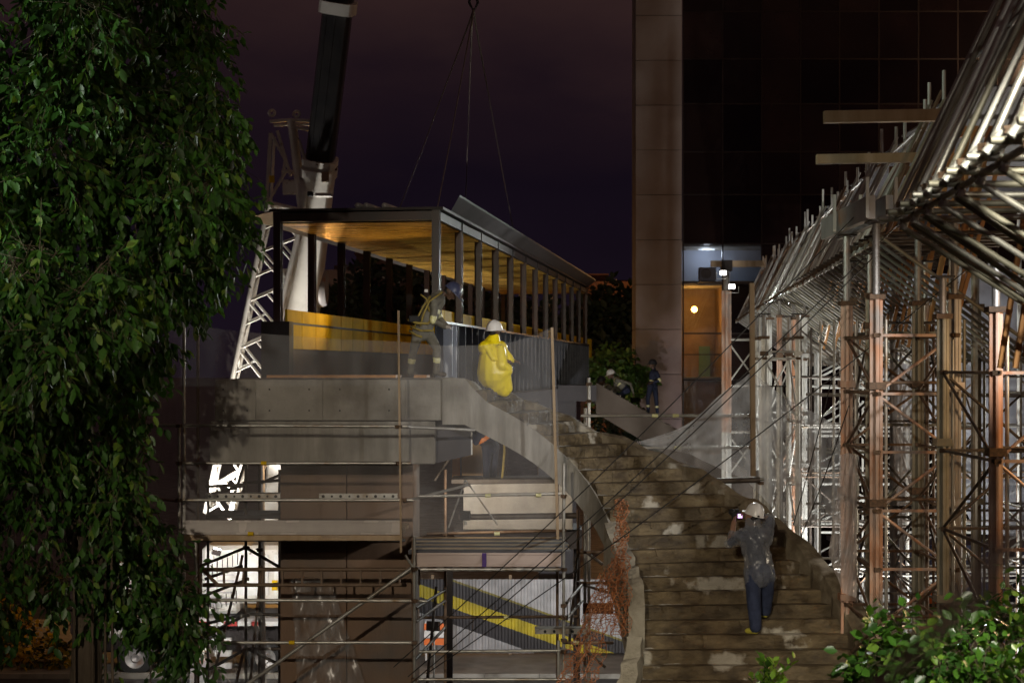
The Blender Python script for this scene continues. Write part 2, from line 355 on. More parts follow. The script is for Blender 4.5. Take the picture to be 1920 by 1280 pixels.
work_light((9.5, 24.5, 6.2), (6.8, 20, 10.2), 600, (1, .84, .62), LENS_W, 'floodlight inside the tube falsework below the ramp', 6.2, angle=150)
work_light((13.0, 34.0, 8.2), (8.5, 27, 10), 1800, (1, .95, .86), LENS_W, 'floodlight on tall stand behind the shoring towers', 8.2, angle=150)
work_light((-8.3, 45.0, 3.9), (-5.9, 45.6, 13.5), 4800, (1, .95, .88), LENS_W, 'added floodlight on the crane truck brightening the boom', 3.9, angle=110)  # added to brighten the boom and jib
street_lamp((8.2, 15.5, 0), 9.2, (-1.1, 1.0, 0), 190, (1, .62, .3), LENS_O, 'amber street lamp under the sloping tube falsework')
street_lamp((4.2, 3.0, 0), 13.5, (-.6, 1.0, 0), 6500, (1, .94, .76), LENS_W, 'street lamp above the glossy shrub', 'SPOT', (3.5, 12.4, 5.6), 50)
street_lamp((6.4, -3.5, 0), 12.0, (-.8, .9, 0), 540, (1, .92, .78), LENS_W, 'added unseen lamp behind the viewer lighting the foreground cable and near tubes')  # added out of view so the foreground cable and near tubes catch light
work_light((8.75, 8.6, 11.6), (.5, 24.8, 8.1), 5200, (1, .99, .97), LENS_W, 'floodlight mounted on a street lamp, aimed at the landing', angle=19)
work_light((-.72, 24.7, 6.74), (-.2, 27.2, 7.75), 80, (1, .86, .66), LENS_W, 'added small fill light on the scaffold deck brightening the space under the flight', .16, angle=120, s=.5)  # added fill for the dark space around the stooping worker

# ------------------------------------------------------------------ ground
def sheet(name, x0, x1, y0, y1, z, mat, kind='structure'):
    mb = MB(); mb.add([(x0,y0,z),(x1,y0,z),(x1,y1,z),(x0,y1,z)], [(0,1,2,3)])
    o = mb.build(name, mat, M=Matrix()); o['kind'] = kind; return o
sheet('ground', -600, 600, -60, 1500, 0, M['asphalt'])
sheet('road', -120, 120, 36, 46.6, .004, M['asphalt'])
mb = MB(); mb.box((0, 51.6, .065), (140, 10, .13)); o = mb.build('pavement', M['paving']); o['kind'] = 'structure'
for k in range(-14, 15):
    mb = MB(); mb.box((k*1.6, 46.5, .07), (1.58, .18, .15)); mb.build('kerb_stone', M['concrete'], o)
sheet('earth_bank', -60, 60, -30, 30, .006, mk('earth', (.05,.04,.025), (.09,.07,.045), 1, .9, bump=.5))

# ------------------------------------------------------------------ hoarding
def hoarding_mat():
    m = mk('hoarding_paint', (.6,.6,.6), None, rough=.45); nt = m.node_tree; n = nt.nodes; l = nt.links
    bs = n['Principled BSDF']; geo = n.new('ShaderNodeNewGeometry'); sp = n.new('ShaderNodeSeparateXYZ'); l.new(geo.outputs['Position'], sp.inputs[0])
    a = n.new('ShaderNodeMath'); a.operation = 'MULTIPLY_ADD'; a.inputs[1].default_value = .353; l.new(sp.outputs['X'], a.inputs[0]); l.new(sp.outputs['Z'], a.inputs[2])
    mr = n.new('ShaderNodeMapRange'); mr.inputs[1].default_value = 1.123-1.0; mr.inputs[2].default_value = 1.123+1.0; l.new(a.outputs[0], mr.inputs[0])
    rp = n.new('ShaderNodeValToRGB'); rp.color_ramp.interpolation = 'CONSTANT'; e = rp.color_ramp.elements
    w = (.62,.62,.64,1); d = (.055,.05,.055,1); y = (.72,.58,.03,1)
    e[0].position = 0; e[0].color = w; e[1].position = .16; e[1].color = d
    for p_, c_ in ((.405, y), (.595, d), (.82, (.35,.3,.06,1)), (.85, w)):
        q = e.new(p_); q.color = c_
    l.new(mr.outputs[0], rp.inputs[0])
    no = n.new('ShaderNodeTexNoise'); no.inputs['Scale'].default_value = 1.6; no.inputs['Detail'].default_value = 8; l.new(geo.outputs['Position'], no.inputs['Vector'])
    r2 = n.new('ShaderNodeMapRange'); r2.inputs[1].default_value = .35; r2.inputs[2].default_value = .7; r2.inputs[3].default_value = 1.0; r2.inputs[4].default_value = .55; l.new(no.outputs['Fac'], r2.inputs[0])
    oi = n.new('ShaderNodeObjectInfo'); r3 = n.new('ShaderNodeMapRange'); r3.inputs[3].default_value = .8; r3.inputs[4].default_value = 1.05; l.new(oi.outputs['Random'], r3.inputs[0])
    mm = n.new('ShaderNodeMath'); mm.operation = 'MULTIPLY'; l.new(r2.outputs[0], mm.inputs[0]); l.new(r3.outputs[0], mm.inputs[1])
    mx = n.new('ShaderNodeMix'); mx.data_type = 'RGBA'; mx.blend_type = 'MULTIPLY'; mx.inputs[0].default_value = 1; cb = n.new('ShaderNodeCombineColor'); [l.new(mm.outputs[0], cb.inputs[i]) for i in range(3)]
    l.new(rp.outputs[0], mx.inputs[6]); l.new(cb.outputs[0], mx.inputs[7]); l.new(mx.outputs[2], bs.inputs['Base Color']); return m
HOARD = hoarding_mat()
def corrugated(w, h, pitch=.2, amp=.035):
    mb = MB(); n = int(round(w/pitch)); xs = []
    for i in range(n):
        x = i*pitch; xs += [(x, 0), (x+pitch*.35, 0), (x+pitch*.5, amp), (x+pitch*.85, amp)]
    xs.append((w, 0)); vs = [(x, -y, z) for z in (0, h) for x, y in xs]; k = len(xs)
    mb.add(vs, [(i, i+1, k+i+1, k+i) for i in range(k-1)]); return mb
hr = empty('site_hoarding', (1.5, 49.5, .13), 'white corrugated hoarding with a dark and yellow diagonal stripe', 'hoarding')
pm = corrugated(1.2, 2.28).mesh('hoarding_panel', HOARD)
for k in range(-4, 7):
    link(bpy.data.objects.new('hoarding_panel', pm), hr, T((k*1.205, 49.5, .2)))
for k in range(-2, 4):
    mb = MB(); mb.box((k*2.41-.05, 49.62, 1.35), (.09,.09,2.5)); mb.build('timber_post', M['timber'], hr)
cont = empty('site_container', (14.6, 51, .13), 'dark blue corrugated container behind the shoring towers', 'container')
CB = mk('container_blue', (.045,.05,.11), (.06,.065,.12), 1, .5)
cm = corrugated(1.2, 3.1).mesh('side_panel', CB)
for k in range(7): link(bpy.data.objects.new('side_panel', cm), cont, T((10.6+k*1.205, 50.6, .15)))
slab('roof', (14.8, 52, 3.35), (8.6, 2.9, .12), CB, cont); slab('body', (14.8, 52.1, 1.7), (8.3, 2.6, 3.1), CB, cont)
brd = empty('site_hut', (11.8, 49.2, .13), 'low white site hut with flat roof behind the falsework', 'hut')
slab('wall', (11.8, 49.2, 1.2), (2.6, 1.6, 2.1), M['white'], brd, bev=.02); slab('roof', (11.8, 49.2, 2.32), (2.9, 1.9, .12), M['white'], brd)
slab('door', (11.2, 48.385, 1.05), (.8, .03, 1.8), M['steel_blue'], brd)
# barricade board
bb = empty('barricade', P(822, 1228, 47), 'small orange and white striped barricade beside the hoarding', 'barricade')
c0 = P(820, 1185, 47)
for dz, mt in ((.52, 'orange_plastic'), (.3, 'white'), (.08, 'orange_plastic')):
    slab('rail', c0+Vector((0,0,dz-.35)), (.78,.03,.19), M[mt], bb)
for sx in (-.33, .33): slab('leg', c0+Vector((sx,.03,-.25)), (.05,.04,1.15), M['white'], bb)
# ------------------------------------------------------------------ tall concrete column and the glass building
tc = empty('concrete_column', (P(1235, 690, 65).x, 65.6, .13), 'tall plain concrete column clad in large square panels', 'column')
xa, xb = P(1192, 690, 65).x, P(1278.5, 690, 65).x
COLM = mk('column_concrete', (.3,.25,.22), (.36,.31,.28), .8, .85, bump=.25, bscale=40, rnd=.05, c3=(.26,.215,.19), s3=.5)
ph = 84*65/F
for k in range(22):
    z0 = 1.48+(k-1)*ph
    if z0+ph < .2: continue
    zb = max(z0, .13)
    slab('cladding_panel', ((xa+xb)/2, 66.0, (zb+z0+ph)/2-.008), (xb-xa, 2.0, z0+ph-zb-.016), COLM, tc, bev=.012)
slab('core', ((xa+xb)/2, 66.0, 17.0), (xb-xa-.05, 1.9, 33.5), M['formwork'], tc)
gb = empty('glass_building', (P(1600, 690, 68).x, 70, .13), 'dark glass curtain wall office building behind the column', 'building')
def glass_mat(name, base, rough):
    return mk(name, base, None, rough=rough, spec=.9, coat=.3)
GL = mk('dark_glass', (.012,.0075,.006), (.024,.014,.011), .4, .09, spec=.7, rnd=.75)  # random tone per pane, widened to stand in for faint reflections
m = bpy.data.materials.new('clear_glass'); m.use_nodes = True; n_ = m.node_tree.nodes; l_ = m.node_tree.links; n_.clear()
o_ = n_.new('ShaderNodeOutputMaterial'); t_ = n_.new('ShaderNodeBsdfTransparent'); t_.inputs[0].default_value = (.75,.75,.72,1)
g_ = n_.new('ShaderNodeBsdfGlossy'); g_.inputs['Roughness'].default_value = .04; x_ = n_.new('ShaderNodeMixShader'); x_.inputs[0].default_value = .12
l_.new(t_.outputs[0], x_.inputs[1]); l_.new(g_.outputs[0], x_.inputs[2]); l_.new(x_.outputs[0], o_.inputs[0]); CLEAR = m
rows = [1290, 1205, 1120, 1035, 950, 880, 800, 712, 625, 531, 457, 365, 285, 195, 111, 22, -65, -150, -235]
cols = [1281, 1355, 1428, 1501, 1574, 1648, 1722, 1796, 1870, 1944, 2018]
Dg = 68.0
FRM = mk('mullion', (.03,.02,.016), None, rough=.35, metal=.4)
for i in range(len(cols)-1):
    for j in range(len(rows)-1):
        a, b = P(cols[i], rows[j], Dg), P(cols[i+1], rows[j+1], Dg)
        if b.z < .2: continue
        az = max(a.z, .15)
        clear = (i == 0 and rows[j+1] in (457, 531, 625, 712)) or (i == 1 and rows[j+1] == 457) or (i == 0 and rows[j+1] == 800)
        mb = MB(); y = Dg+random.uniform(-.004, .004); tl = random.uniform(-.006, .006)
        mb.add([(a.x+.03, y, az+.03), (b.x-.03, y+tl, az+.03), (b.x-.03, y+tl, b.z-.03), (a.x+.03, y, b.z-.03)], [(0,1,2,3)])
        mb.build('glass_pane', CLEAR if clear else GL, gb)
for c in cols:
    p = P(c, 690, Dg); slab('mullion', (p.x, Dg+.03, 15.0), (.06, .1, 29.6), FRM, gb)
for r in rows:
    p = P(960, r, Dg)
    if p.z > .2: slab('transom', ((P(cols[0],0,Dg).x+P(cols[-1],0,Dg).x)/2, Dg+.035, p.z), (P(cols[-1],0,Dg).x-P(cols[0],0,Dg).x, .1, .06), FRM, gb)
INT = mk('interior_wall', (.3,.2,.12), (.18,.12,.07), 1.2, .6); INTB = mk('interior_blue', (.3,.33,.4), None, rough=.8)
x0, x1 = P(1281,0,Dg).x, P(1360,0,Dg).x; xm = P(1500,0,Dg).x
def zz(y): return P(960, y, Dg).z
slab('interior_wall', ((x0+xm)/2, 72.0, (zz(890)+zz(531))/2), (xm-x0, .1, zz(531)-zz(890)), INT, gb)
slab('interior_wall', ((x0+xm)/2, 71.0, (zz(529)+zz(457))/2), (xm-x0, .1, zz(457)-zz(529)), INTB, gb)
slab('partition', (x1+.1, 70.2, (zz(890)+zz(531))/2), (.1, 3.4, zz(531)-zz(890)-.05), INT, gb)
for y in (457, 531, 712, 890): slab('floor_slab', ((x0+xm)/2, 70.3, zz(y)+.02), (xm-x0, 3.9, .18), M['concrete'], gb)
slab('stair_rail', ((x0+x1)/2, 69.4, zz(664)), (x1-x0-.1, .05, .05), FRM, gb)
slab('green_door', ((x0+x1)/2+.45, 71.7, zz(680)), (.5, .05, 1.5), mk('green_paint', (.1,.2,.14), None), gb)
wlp = empty('wall_lamp', P(1302, 590, 70), 'glowing amber wall lamp inside the glass stairwell', 'lamp')
q = P(1302, 580, 70); mb = MB(); mb.lathe([(0,-.14),(.1,-.1),(.14,0),(.1,.1),(0,.14)], q, 14); mb.build('globe', emit('amber_globe', (1,.5,.1), 22), wlp, smooth=True)
slab('bracket', q+Vector((0,.1,-.22)), (.05,.25,.16), M['steel_dark'], wlp)
light('POINT', 'globe_light', q+Vector((-.25,-.2,.0)), 130, (1,.5,.12), wlp)
rl = empty('ceiling_lamp', P(1330, 465, 70), 'pale ceiling lamp in the room above the amber stairwell', 'lamp')
q2 = P(1325, 466, 70); slab('housing', q2, (.8,.2,.06), M['white'], rl); slab('diffuser', q2-Vector((0,0,.045)), (.7,.15,.02), emit('pale_tube', (.75,.85,1), 1.2), rl)
light('POINT', 'tube_light', q2-Vector((0,0,.25)), 45, (.7,.8,1), rl)
ac = empty('air_conditioner', P(1328, 530, 67), 'outdoor air conditioner unit on a bracket at the glass wall', 'air conditioner')
p_ = P(1326, 514, 67.4)
slab('casing', p_, (.7,.45,.55), M['formwork'], ac, bev=.02)
mb = MB(); mb.lathe([(.2,0),(.22,-.02),(.18,-.03),(0,-.02)], p_+Vector((-.08,-.23,0)), 18, axis='Y'); mb.build('fan_grille', M['steel_dark'], ac)
slab('bracket', p_+Vector((0,.1,-.32)), (.72,.5,.05), M['steel_dark'], ac)
# ------------------------------------------------------------------ far apartment buildings
LITW = emit('lit_window', (1,.62,.25), 2.2)
def far_building(x0p, x1p, ytop, D, colr, label, nx, ny, lit=(), dep=8, base=0.13, steps=()):
    a, b = P(x0p, ytop, D), P(x1p, ytop, D)
    t = empty('apartment_building', ((a.x+b.x)/2, D+dep/2, base), label, 'building')
    wm = mk('render_wall', colr, tuple(c*.8 for c in colr), .5, .85)
    slab('wall', ((a.x+b.x)/2, D+dep/2, (a.z+base)/2), (b.x-a.x, dep, a.z-base), wm, t)
    slab('parapet', ((a.x+b.x)/2, D+dep/2, a.z+.12), (b.x-a.x+.3, dep+.3, .3), wm, t)
    for (sx0, sx1, sy) in steps:
        p, q = P(sx0, sy, D+2), P(sx1, sy, D+2); slab('roof_block', ((p.x+q.x)/2, D+4, (a.z+p.z)/2+.14), (q.x-p.x, 3, p.z-a.z), wm, t)
    w = (b.x-a.x)/nx; h = 3.0
    for i in range(nx):
        for j in range(ny):
            cx = a.x+(i+.5)*w; cz = a.z-1.6-j*h
            wi = slab('window', (cx, D-.02, cz), (w*.45, .1, 1.3), FRM, t)
            slab('pane', (cx, D-.09, cz), (w*.4, .03, 1.2), LITW if (i, j) in lit else GL, wi)
            if i % 2 == 0: slab('balcony', (cx, D-.5, cz-1.0), (w*.8, .9, .5), wm, t)
    return t
far_building(600, 690, 512, 130, (.16,.1,.085), 'reddish apartment block with a lit window beyond the crane', 4, 6, lit={(1,2),(1,3)}, steps=((625,660,500),))
far_building(668, 780, 478, 150, (.2,.125,.1), 'taller pinkish apartment block behind the dark trees', 4, 8, lit=())
far_building(1098, 1190, 535, 110, (.28,.14,.09), 'brownish stepped apartment block beside the column', 3, 5, steps=((1085,1142,516),(1145,1185,528)))
lampfar = street_lamp(P(706, 690, 120)-Vector((0,0,9)), 11.3, (-.5,-.5,0), 900, (1,.8,.6), LENS_W, 'distant street lamp glowing in front of the pinkish block')
street_lamp((12.0, 96, 0), 12.0, (-1.5,.5,0), 2200, (1,.5,.18), LENS_O, 'distant amber street lamp near the stepped apartment block')
# ------------------------------------------------------------------ steel footbridge
bd = Vector((425/F, 1, 0)).normalized(); bx = Vector((bd.y, -bd.x, 0))       # along, across (to the right)
B0 = Vector((P(818, 0, 30.6).x, 30.6, 0))                                     # near right post
BW, SP, NS = 3.12, 2.5, 12
def Bp(a, c, z): return B0+bd*a-bx*c+Vector((0,0,z))                           # a along, c across to the left
Rb = Matrix((bx, bd, Vector((0,0,1)))).transposed()
br = empty('footbridge', Bp(15, BW/2, 8.3), 'dark steel footbridge module with golden ceiling and yellow parapet panels', 'footbridge')
ZF, ZG, ZR = 9.9, 8.36, 12.0
b = MB()                                                                      # H-section post, unit height
fl, tw = .15, .014
prof = [(-.075,-.075),(.075,-.075),(.075,-.06),(.01,-.06),(.01,.06),(.075,.06),(.075,.075),(-.075,.075),(-.075,.06),(-.01,.06),(-.01,-.06),(-.075,-.06)]
b.prism([Vector((x, y, 0)) for x, y in prof], (0,0,1)); hm = b.mesh('post', M['primer'])
for k in range(NS+1):
    for c in (0, BW):
        z0 = ZF if c == 0 or k > 0 else ZF-.05
        link(bpy.data.objects.new('post', hm), br, T(Bp(k*SP, c, z0)) @ Rb.to_4x4() @ Matrix.Diagonal((1,1,ZR-.17-z0 + (.19 if k == 0 else 0),1)))
    mb = MB(); mb.bar(Bp(k*SP, -.09 if k else .08, ZR-.085), Bp(k*SP, BW+.09 if k else BW-.08, ZR-.085), .12, .17); mb.build('cross_beam', M['primer'] if k == 0 else M['steel_dark'], br)
L = NS*SP
for c, nm in ((0, 'r'), (BW, 'l')):
    mb = MB(); mb.bar(Bp(.08, c, ZR-.09), Bp(L-.08, c, ZR-.09), .14, .16); mb.build('eave_beam', M['steel_dark'], br)
    mb = MB(); mb.bar(Bp(-.12, c, ZF-.02), Bp(L+.1, c, ZF-.02), .3, .04); mb.build('top_flange', M['steel_blue'] if c == 0 else M['steel_dark'], br)
    mb = MB(); mb.bar(Bp(-.12, c, ZG+.02), Bp(L+.1, c, ZG+.02), .3, .04); mb.build('bottom_flange', M['steel_dark'], br)
    mb = MB(); mb.bar(Bp(-.1, c, (ZF+ZG)/2), Bp(L+.08, c, (ZF+ZG)/2), .02, ZF-ZG-.08); mb.build('web_plate', M['steel_blue'] if c == 0 else M['primer'], br)
    sm = None
    for k in range(NS*3+1):
        s_ = -1 if c == 0 else 1
        o = slab('stiffener', Bp(k*SP/3, c+s_*.075, (ZF+ZG)/2), (.125, .014, ZF-ZG-.084), M['steel_blue'] if c == 0 else M['steel_dark'], br, R=Rb) if sm is None else link(bpy.data.objects.new('stiffener', sm), br, T(Bp(k*SP/3, c+s_*.075, (ZF+ZG)/2)) @ Rb.to_4x4())
        sm = o.data
for c, zlo in ((BW-.1, 9.38), (.1, 9.38)):                                     # yellow parapet panels, two per bay
    pn = 28; pl = L/pn; pmesh = None
    for k in range(pn):
        Mx = T(Bp((k+.5)*pl+.2, c, (zlo+10.15)/2)) @ Rb.to_4x4()
        if pmesh is None:
            o = slab('parapet_panel', (0,0,0), (.05, pl-.025, 10.15-zlo), M['yellow'], br, bev=.008); pmesh = o.data; o.matrix_basis = W[br.name].inverted() @ Mx
        else: link(bpy.data.objects.new('parapet_panel', pmesh), br, Mx)
mb = MB(); mb.bar(Bp(L+.1, .05, 9.75), Bp(L+.5, .05, 9.75), .5, .7); mb.build('end_panel', M['yellow'], br)
mb = MB(); mb.bar(Bp(-.05, BW-.28, 9.0), Bp(-.05, BW+.28, 9.0), .3, 1.8); mb.build('end_block', M['steel_dark'], br)
mb = MB(); mb.bar(Bp(.0, BW/2, 8.62), Bp(L, BW/2, 8.62), BW-.3, .08); mb.build('deck', M['formwork'], br)
# ceiling: corrugated sheet with cross ribs, and the roof above it
mb = MB(); nr = 168; prof = []
for i in range(nr):
    a = .1+i*(L-.2)/nr; w = (L-.2)/nr
    prof += [(a, 0), (a+w*.55, 0), (a+w*.62, .03), (a+w*.93, .03)]
vs = [Bp(a, c, ZR-.2+h*.8) for c in (-.02, BW*.35, BW*.66, BW+.02) for a, h in prof]; n = len(prof)
mb.add(vs, [(j*n+i, j*n+i+1, (j+1)*n+i+1, (j+1)*n+i) for j in range(3) for i in range(n-1)]); mb.build('ceiling_sheet', M['ceiling'], br)
mb = MB(); mb.bar(Bp(-.1, BW/2, ZR+.05), Bp(L+.1, BW/2, ZR+.05), BW+.3, .05); mb.build('roof', M['steel_dark'], br)
FLAP = mk('eave_flap_steel', (.035,.033,.036), (.06,.056,.058), 1.5, .5)
mb = MB(); pts = [Bp(.9, -.12, ZR+.08), Bp(.25, -.4, ZR+.3), Bp(L+.1, -.4, ZR+.3), Bp(L+.1, -.12, ZR+.08)]
mb.prism(pts, (0.02,0,.03)); mb.build('eave_flap', FLAP, br)
mb = MB(); mb.prism([Bp(-.1, BW+.12, ZR+.02), Bp(-.1, BW+.62, ZR-.1), Bp(L, BW+.62, ZR-.1), Bp(L, BW+.12, ZR+.02)], (0,0,.03)); mb.build('eave_flap', FLAP, br)
for i, (px, dz) in enumerate(((672, 0), (688, .0), (722, 0))):
    q = P(px, 390, 31.2); mb = MB(); mb.tube((q.x, 31.0, 12.15), (q.x+.35, 32.6, 12.15), .055, n=12); o = mb.build('steel_pipe', M['grey_post'], smooth=True)
    tag(o, ('outer pipe of the touching pair on the footbridge roof', 'inner pipe of the touching pair on the footbridge roof', 'lone steel pipe lying apart on the footbridge roof')[i], 'pipe', 'pipes on the footbridge roof')
# plain ends of the right girder (work light near the workers put into a paler grey)
for a_ in (0.25, .75): 
    mb = MB(); mb.bar(Bp(a_, -.16, ZG+.05), Bp(a_, -.16, ZF-.05), .22, .02, up=bd); mb.build('end_stiffener', mk('lit_steel', (.4,.43,.5), None, rough=.4, metal=.2), br)
# lifting slings and hook
hook = empty('crane_hook', P(888, 25, 37), 'dark crane hook block holding four slings above the footbridge', 'hook')
ap = P(888, 22, 37)
mb = MB(); mb.path([ap+Vector((0,0,.9)), ap+Vector((-.06,0,.5)), ap+Vector((-.1,0,.2)), ap+Vector((0,0,0)), ap+Vector((.1,0,.2)), ap+Vector((.04,0,.45))], .035); mb.build('hook', M['steel_dark'], hook)
slab('block', ap+Vector((0,0,1.15)), (.3,.2,.7), M['steel_dark'], hook, bev=.04)
mb = MB()
for s in (-.1, 0, .1): mb.tube(ap+Vector((s,0,1.4)), ap+Vector((s*1.5,0,16)), .014, n=6)
mb.build('hoist_rope', M['cable'], hook)
for q, lb in ((Bp(.6, .1, ZR+.08), 'near right corner'), (Bp(3.5, 1.6, ZR+.08), 'near left corner'), (Bp(9.5, 1.1, ZR+.08), 'far left corner'), (Bp(11.3, .0, ZR+.08), 'far right corner')):
    mb = MB(); k_ = ap+(q-ap)*.05+Vector((random.uniform(-.03,.03), 0, 0)); mb.path([ap+Vector((0,0,.06)), k_, k_+(q-k_)*.3, k_+(q-k_)*.65+Vector((0,0,-.05)), q], [.02,.022,.012,.011,.011], 6)
    tag(mb.build('lifting_sling', M['sling']), 'thin steel sling from the hook to the %s of the roof' % lb, 'sling', 'slings carrying the footbridge')

# ------------------------------------------------------------------ landing, pier and curved stair
ZP = 8.83
def interp(ctrl, k):
    ks = sorted(ctrl)
    if k <= ks[0]: return Vector(ctrl[ks[0]])
    for i in range(len(ks)-1):
        a, b_ = ks[i], ks[i+1]
        if k <= b_:
            t = (k-a)/(b_-a); p1, p2 = Vector(ctrl[a]), Vector(ctrl[b_])
            p0 = Vector(ctrl[ks[i-1]]) if i else p1*2-p2
            p3 = Vector(ctrl[ks[i+2]]) if i+2 < len(ks) else p2*2-p1
            h0 = (ks[i-1] if i else 2*a-b_); h3 = (ks[i+2] if i+2 < len(ks) else 2*b_-a)
            m1 = (p2-p0)/(b_-h0)*(b_-a); m2 = (p3-p1)/(h3-a)*(b_-a); t2, t3 = t*t, t*t*t
            return p1*(2*t3-3*t2+1)+m1*(t3-2*t2+t)+p2*(-2*t3+3*t2)+m2*(t3-t2)
    return Vector(ctrl[ks[-1]])
Lc = {-1:(-1.05,24.18), 0:(-.72,24.2), 3:(.22,24.45), 6:(.85,24.55), 9:(1.28,24.0), 13:(1.55,22.95), 17:(1.72,22.25), 20:(1.76,21.75), 24:(1.6,21.0), 36:(.6,18.2), 50:(-.8,14.4)}
Rc = {-1:(-.95,26.8), 0:(-.62,26.75), 3:(.62,26.4), 6:(1.86,25.6), 9:(2.97,24.45), 13:(3.85,23.5), 17:(4.36,22.5), 20:(4.6,21.85), 24:(4.62,20.9), 36:(3.9,17.9), 50:(2.4,14.0)}
RS = .1735
def zst(k): return ZP-RS*k
def SL(k, dz=0): p = interp(Lc, k); return Vector((p.x, p.y, zst(k)+dz))
def SR(k, dz=0): p = interp(Rc, k); return Vector((p.x, p.y, zst(k)+dz))
st = empty('concrete_stair', (1.5, 19, 0), 'rough wet curved concrete staircase climbing to the landing', 'staircase')
def jit(v, s): return v+Vector((random.gauss(0, s), random.gauss(0, s), random.gauss(0, s*.7)))
for k in range(1, 51):                                                        # step k: tread at zst(k)
    nu = 60; lo = RS+.07; mb = MB()
    fl = [SL(k)+(SR(k)-SL(k))*(i/nu) for i in range(nu+1)]; bk = [SL(k-1, -RS)+(SR(k-1, -RS)-SL(k-1, -RS))*(i/nu) for i in range(nu+1)]
    out = (fl[nu//2]-bk[nu//2]); out.z = 0; out.normalize(); js = .004 if k < 5 else .006
    rowsv = []
    f1, f2 = random.uniform(.1,.25), random.uniform(.4,.7); wob = [math.sin(i*f1+k*3.1)*.012+math.sin(i*f2+k*1.7)*.006+random.gauss(0, js) for i in range(nu+1)]
    chip = [0]*(nu+1)
    for _ in range(5):
        c_ = random.randint(0, nu); w_ = random.randint(1, 4)
        for i in range(max(0,c_-w_), min(nu,c_+w_)+1): chip[i] = random.uniform(.5,1.2)
    rowsv.append([fl[i]+out*(wob[i]*.6)+Vector((0,0,-lo)) for i in range(nu+1)])
    rowsv.append([jit(fl[i]+out*wob[i]+Vector((0,0,-RS*.5)), js*.7) for i in range(nu+1)])
    rowsv.append([jit(fl[i]+out*(wob[i]+.004-(.04*chip[i]))+Vector((0,0,-.022-(.03*chip[i]))), js*.5) for i in range(nu+1)])
    rowsv.append([jit(fl[i]+out*(wob[i]-.02-(.03*chip[i])), js*.35) for i in range(nu+1)])
    for t in (.35, .7): rowsv.append([jit(fl[i]+(bk[i]-fl[i])*t, js*.35) for i in range(nu+1)])
    rowsv.append([bk[i]-out*.02 for i in range(nu+1)])
    rowsv.append([bk[i]-out*.02+Vector((0,0,-lo)) for i in range(nu+1)])
    m_ = nu+1; vs = [v for r in rowsv for v in r]
    fs = [(j*m_+i, j*m_+i+1, ((j+1) % 8)*m_+i+1, ((j+1) % 8)*m_+i) for j in range(8) for i in range(nu)]
    fs += [tuple(j*m_ for j in range(8)), tuple(j*m_+nu for j in range(8))]
    mb.add(vs, fs); o = mb.build('step', M['stair'], st); smooth_auto(o.data, 38)
# flight slab (soffit and left flank)
ns = 100; vs = []; fs = []
for i in range(ns+1):
    k = -1+i*.51; zt = -RS-.02; th = .56
    a, b_ = SL(k), SR(k); o_ = (a-b_); o_.z = 0; o_.normalize()
    if k < 0: a.z = ZP; b_.z = ZP; zt = -.005
    top = zt if k >= .9 else -.005+(zt+.005)*max(0, k)/.9
    vs += [a+o_*.03+Vector((0,0,top+.03)), b_+Vector((0,0,top-.05)), b_+Vector((0,0,-th-.15)), a+o_*.03+Vector((0,0,-th-(.12 if k > 2 else .12)))]
for i in range(ns): fs += [(i*4+j, i*4+(j+1) % 4, i*4+4+(j+1) % 4, i*4+4+j) for j in range(4)]
fs += [(0,1,2,3), tuple(ns*4+j for j in (3,2,1,0))]
mb = MB(); mb.add(vs, fs); mb.build('flight_slab', M['concrete_streak'], st)
# right upstand
vs = []; fs = []; n_ = 0
for i in range(103):
    k = 1+i*.47; a, b_ = SL(k), SR(k); o_ = (b_-a); o_.z = 0; o_.normalize(); hgt = .0+.2*min(1, max(0, (k-6)/10))+random.gauss(0, .016)+.02*math.sin(k*2.3)
    th_ = .1+.16*min(1, max(0, (k-10)/8))
    vs += [b_-o_*.02+Vector((0,0,-.5)), jit(b_-o_*.02+Vector((0,0,hgt)), .016), jit(b_+o_*th_+Vector((0,0,hgt+.02)), .016), b_+o_*th_+Vector((0,0,-.72))]; n_ += 1
for i in range(n_-1): fs += [(i*4+j, i*4+(j+1) % 4, i*4+4+(j+1) % 4, i*4+4+j) for j in range(4)]
fs += [(0,1,2,3), tuple((n_-1)*4+j for j in (3,2,1,0))]
mb = MB(); mb.add(vs, fs); mb.build('upstand', mk('upstand_concrete', (.09,.066,.038), (.24,.2,.135), 2.8, .8, bump=.8, bscale=12, c3=(.5,.47,.4), s3=1.3, l3=(.58,.66)), st)
# broken lower left upstand
vs = []; fs = []; n_ = 0
for i in range(60):
    k = 12+i*.62; a, b_ = SL(k), SR(k); o_ = (a-b_); o_.z = 0; o_.normalize(); hgt = .05+.35*min(1, max(0, (k-13)/5))+random.gauss(0, .02)
    if 20.2 < k < 21.6: hgt = -.05
    vs += [b_*0+a-o_*.04+Vector((0,0,-.5)), jit(a-o_*.04+Vector((0,0,hgt)), .015), jit(a+o_*.17+Vector((0,0,hgt-.03)), .015), a+o_*.18+Vector((0,0,-.7))]; n_ += 1
for i in range(n_-1): fs += [(i*4+j, i*4+(j+1) % 4, i*4+4+(j+1) % 4, i*4+4+j) for j in range(4)]
fs += [(0,1,2,3), tuple((n_-1)*4+j for j in (3,2,1,0))]
mb = MB(); mb.add(vs, fs); mb.build('upstand', mk('broken_concrete', (.2,.175,.13), (.33,.3,.24), 3, .85, bump=.9, bscale=12), st)
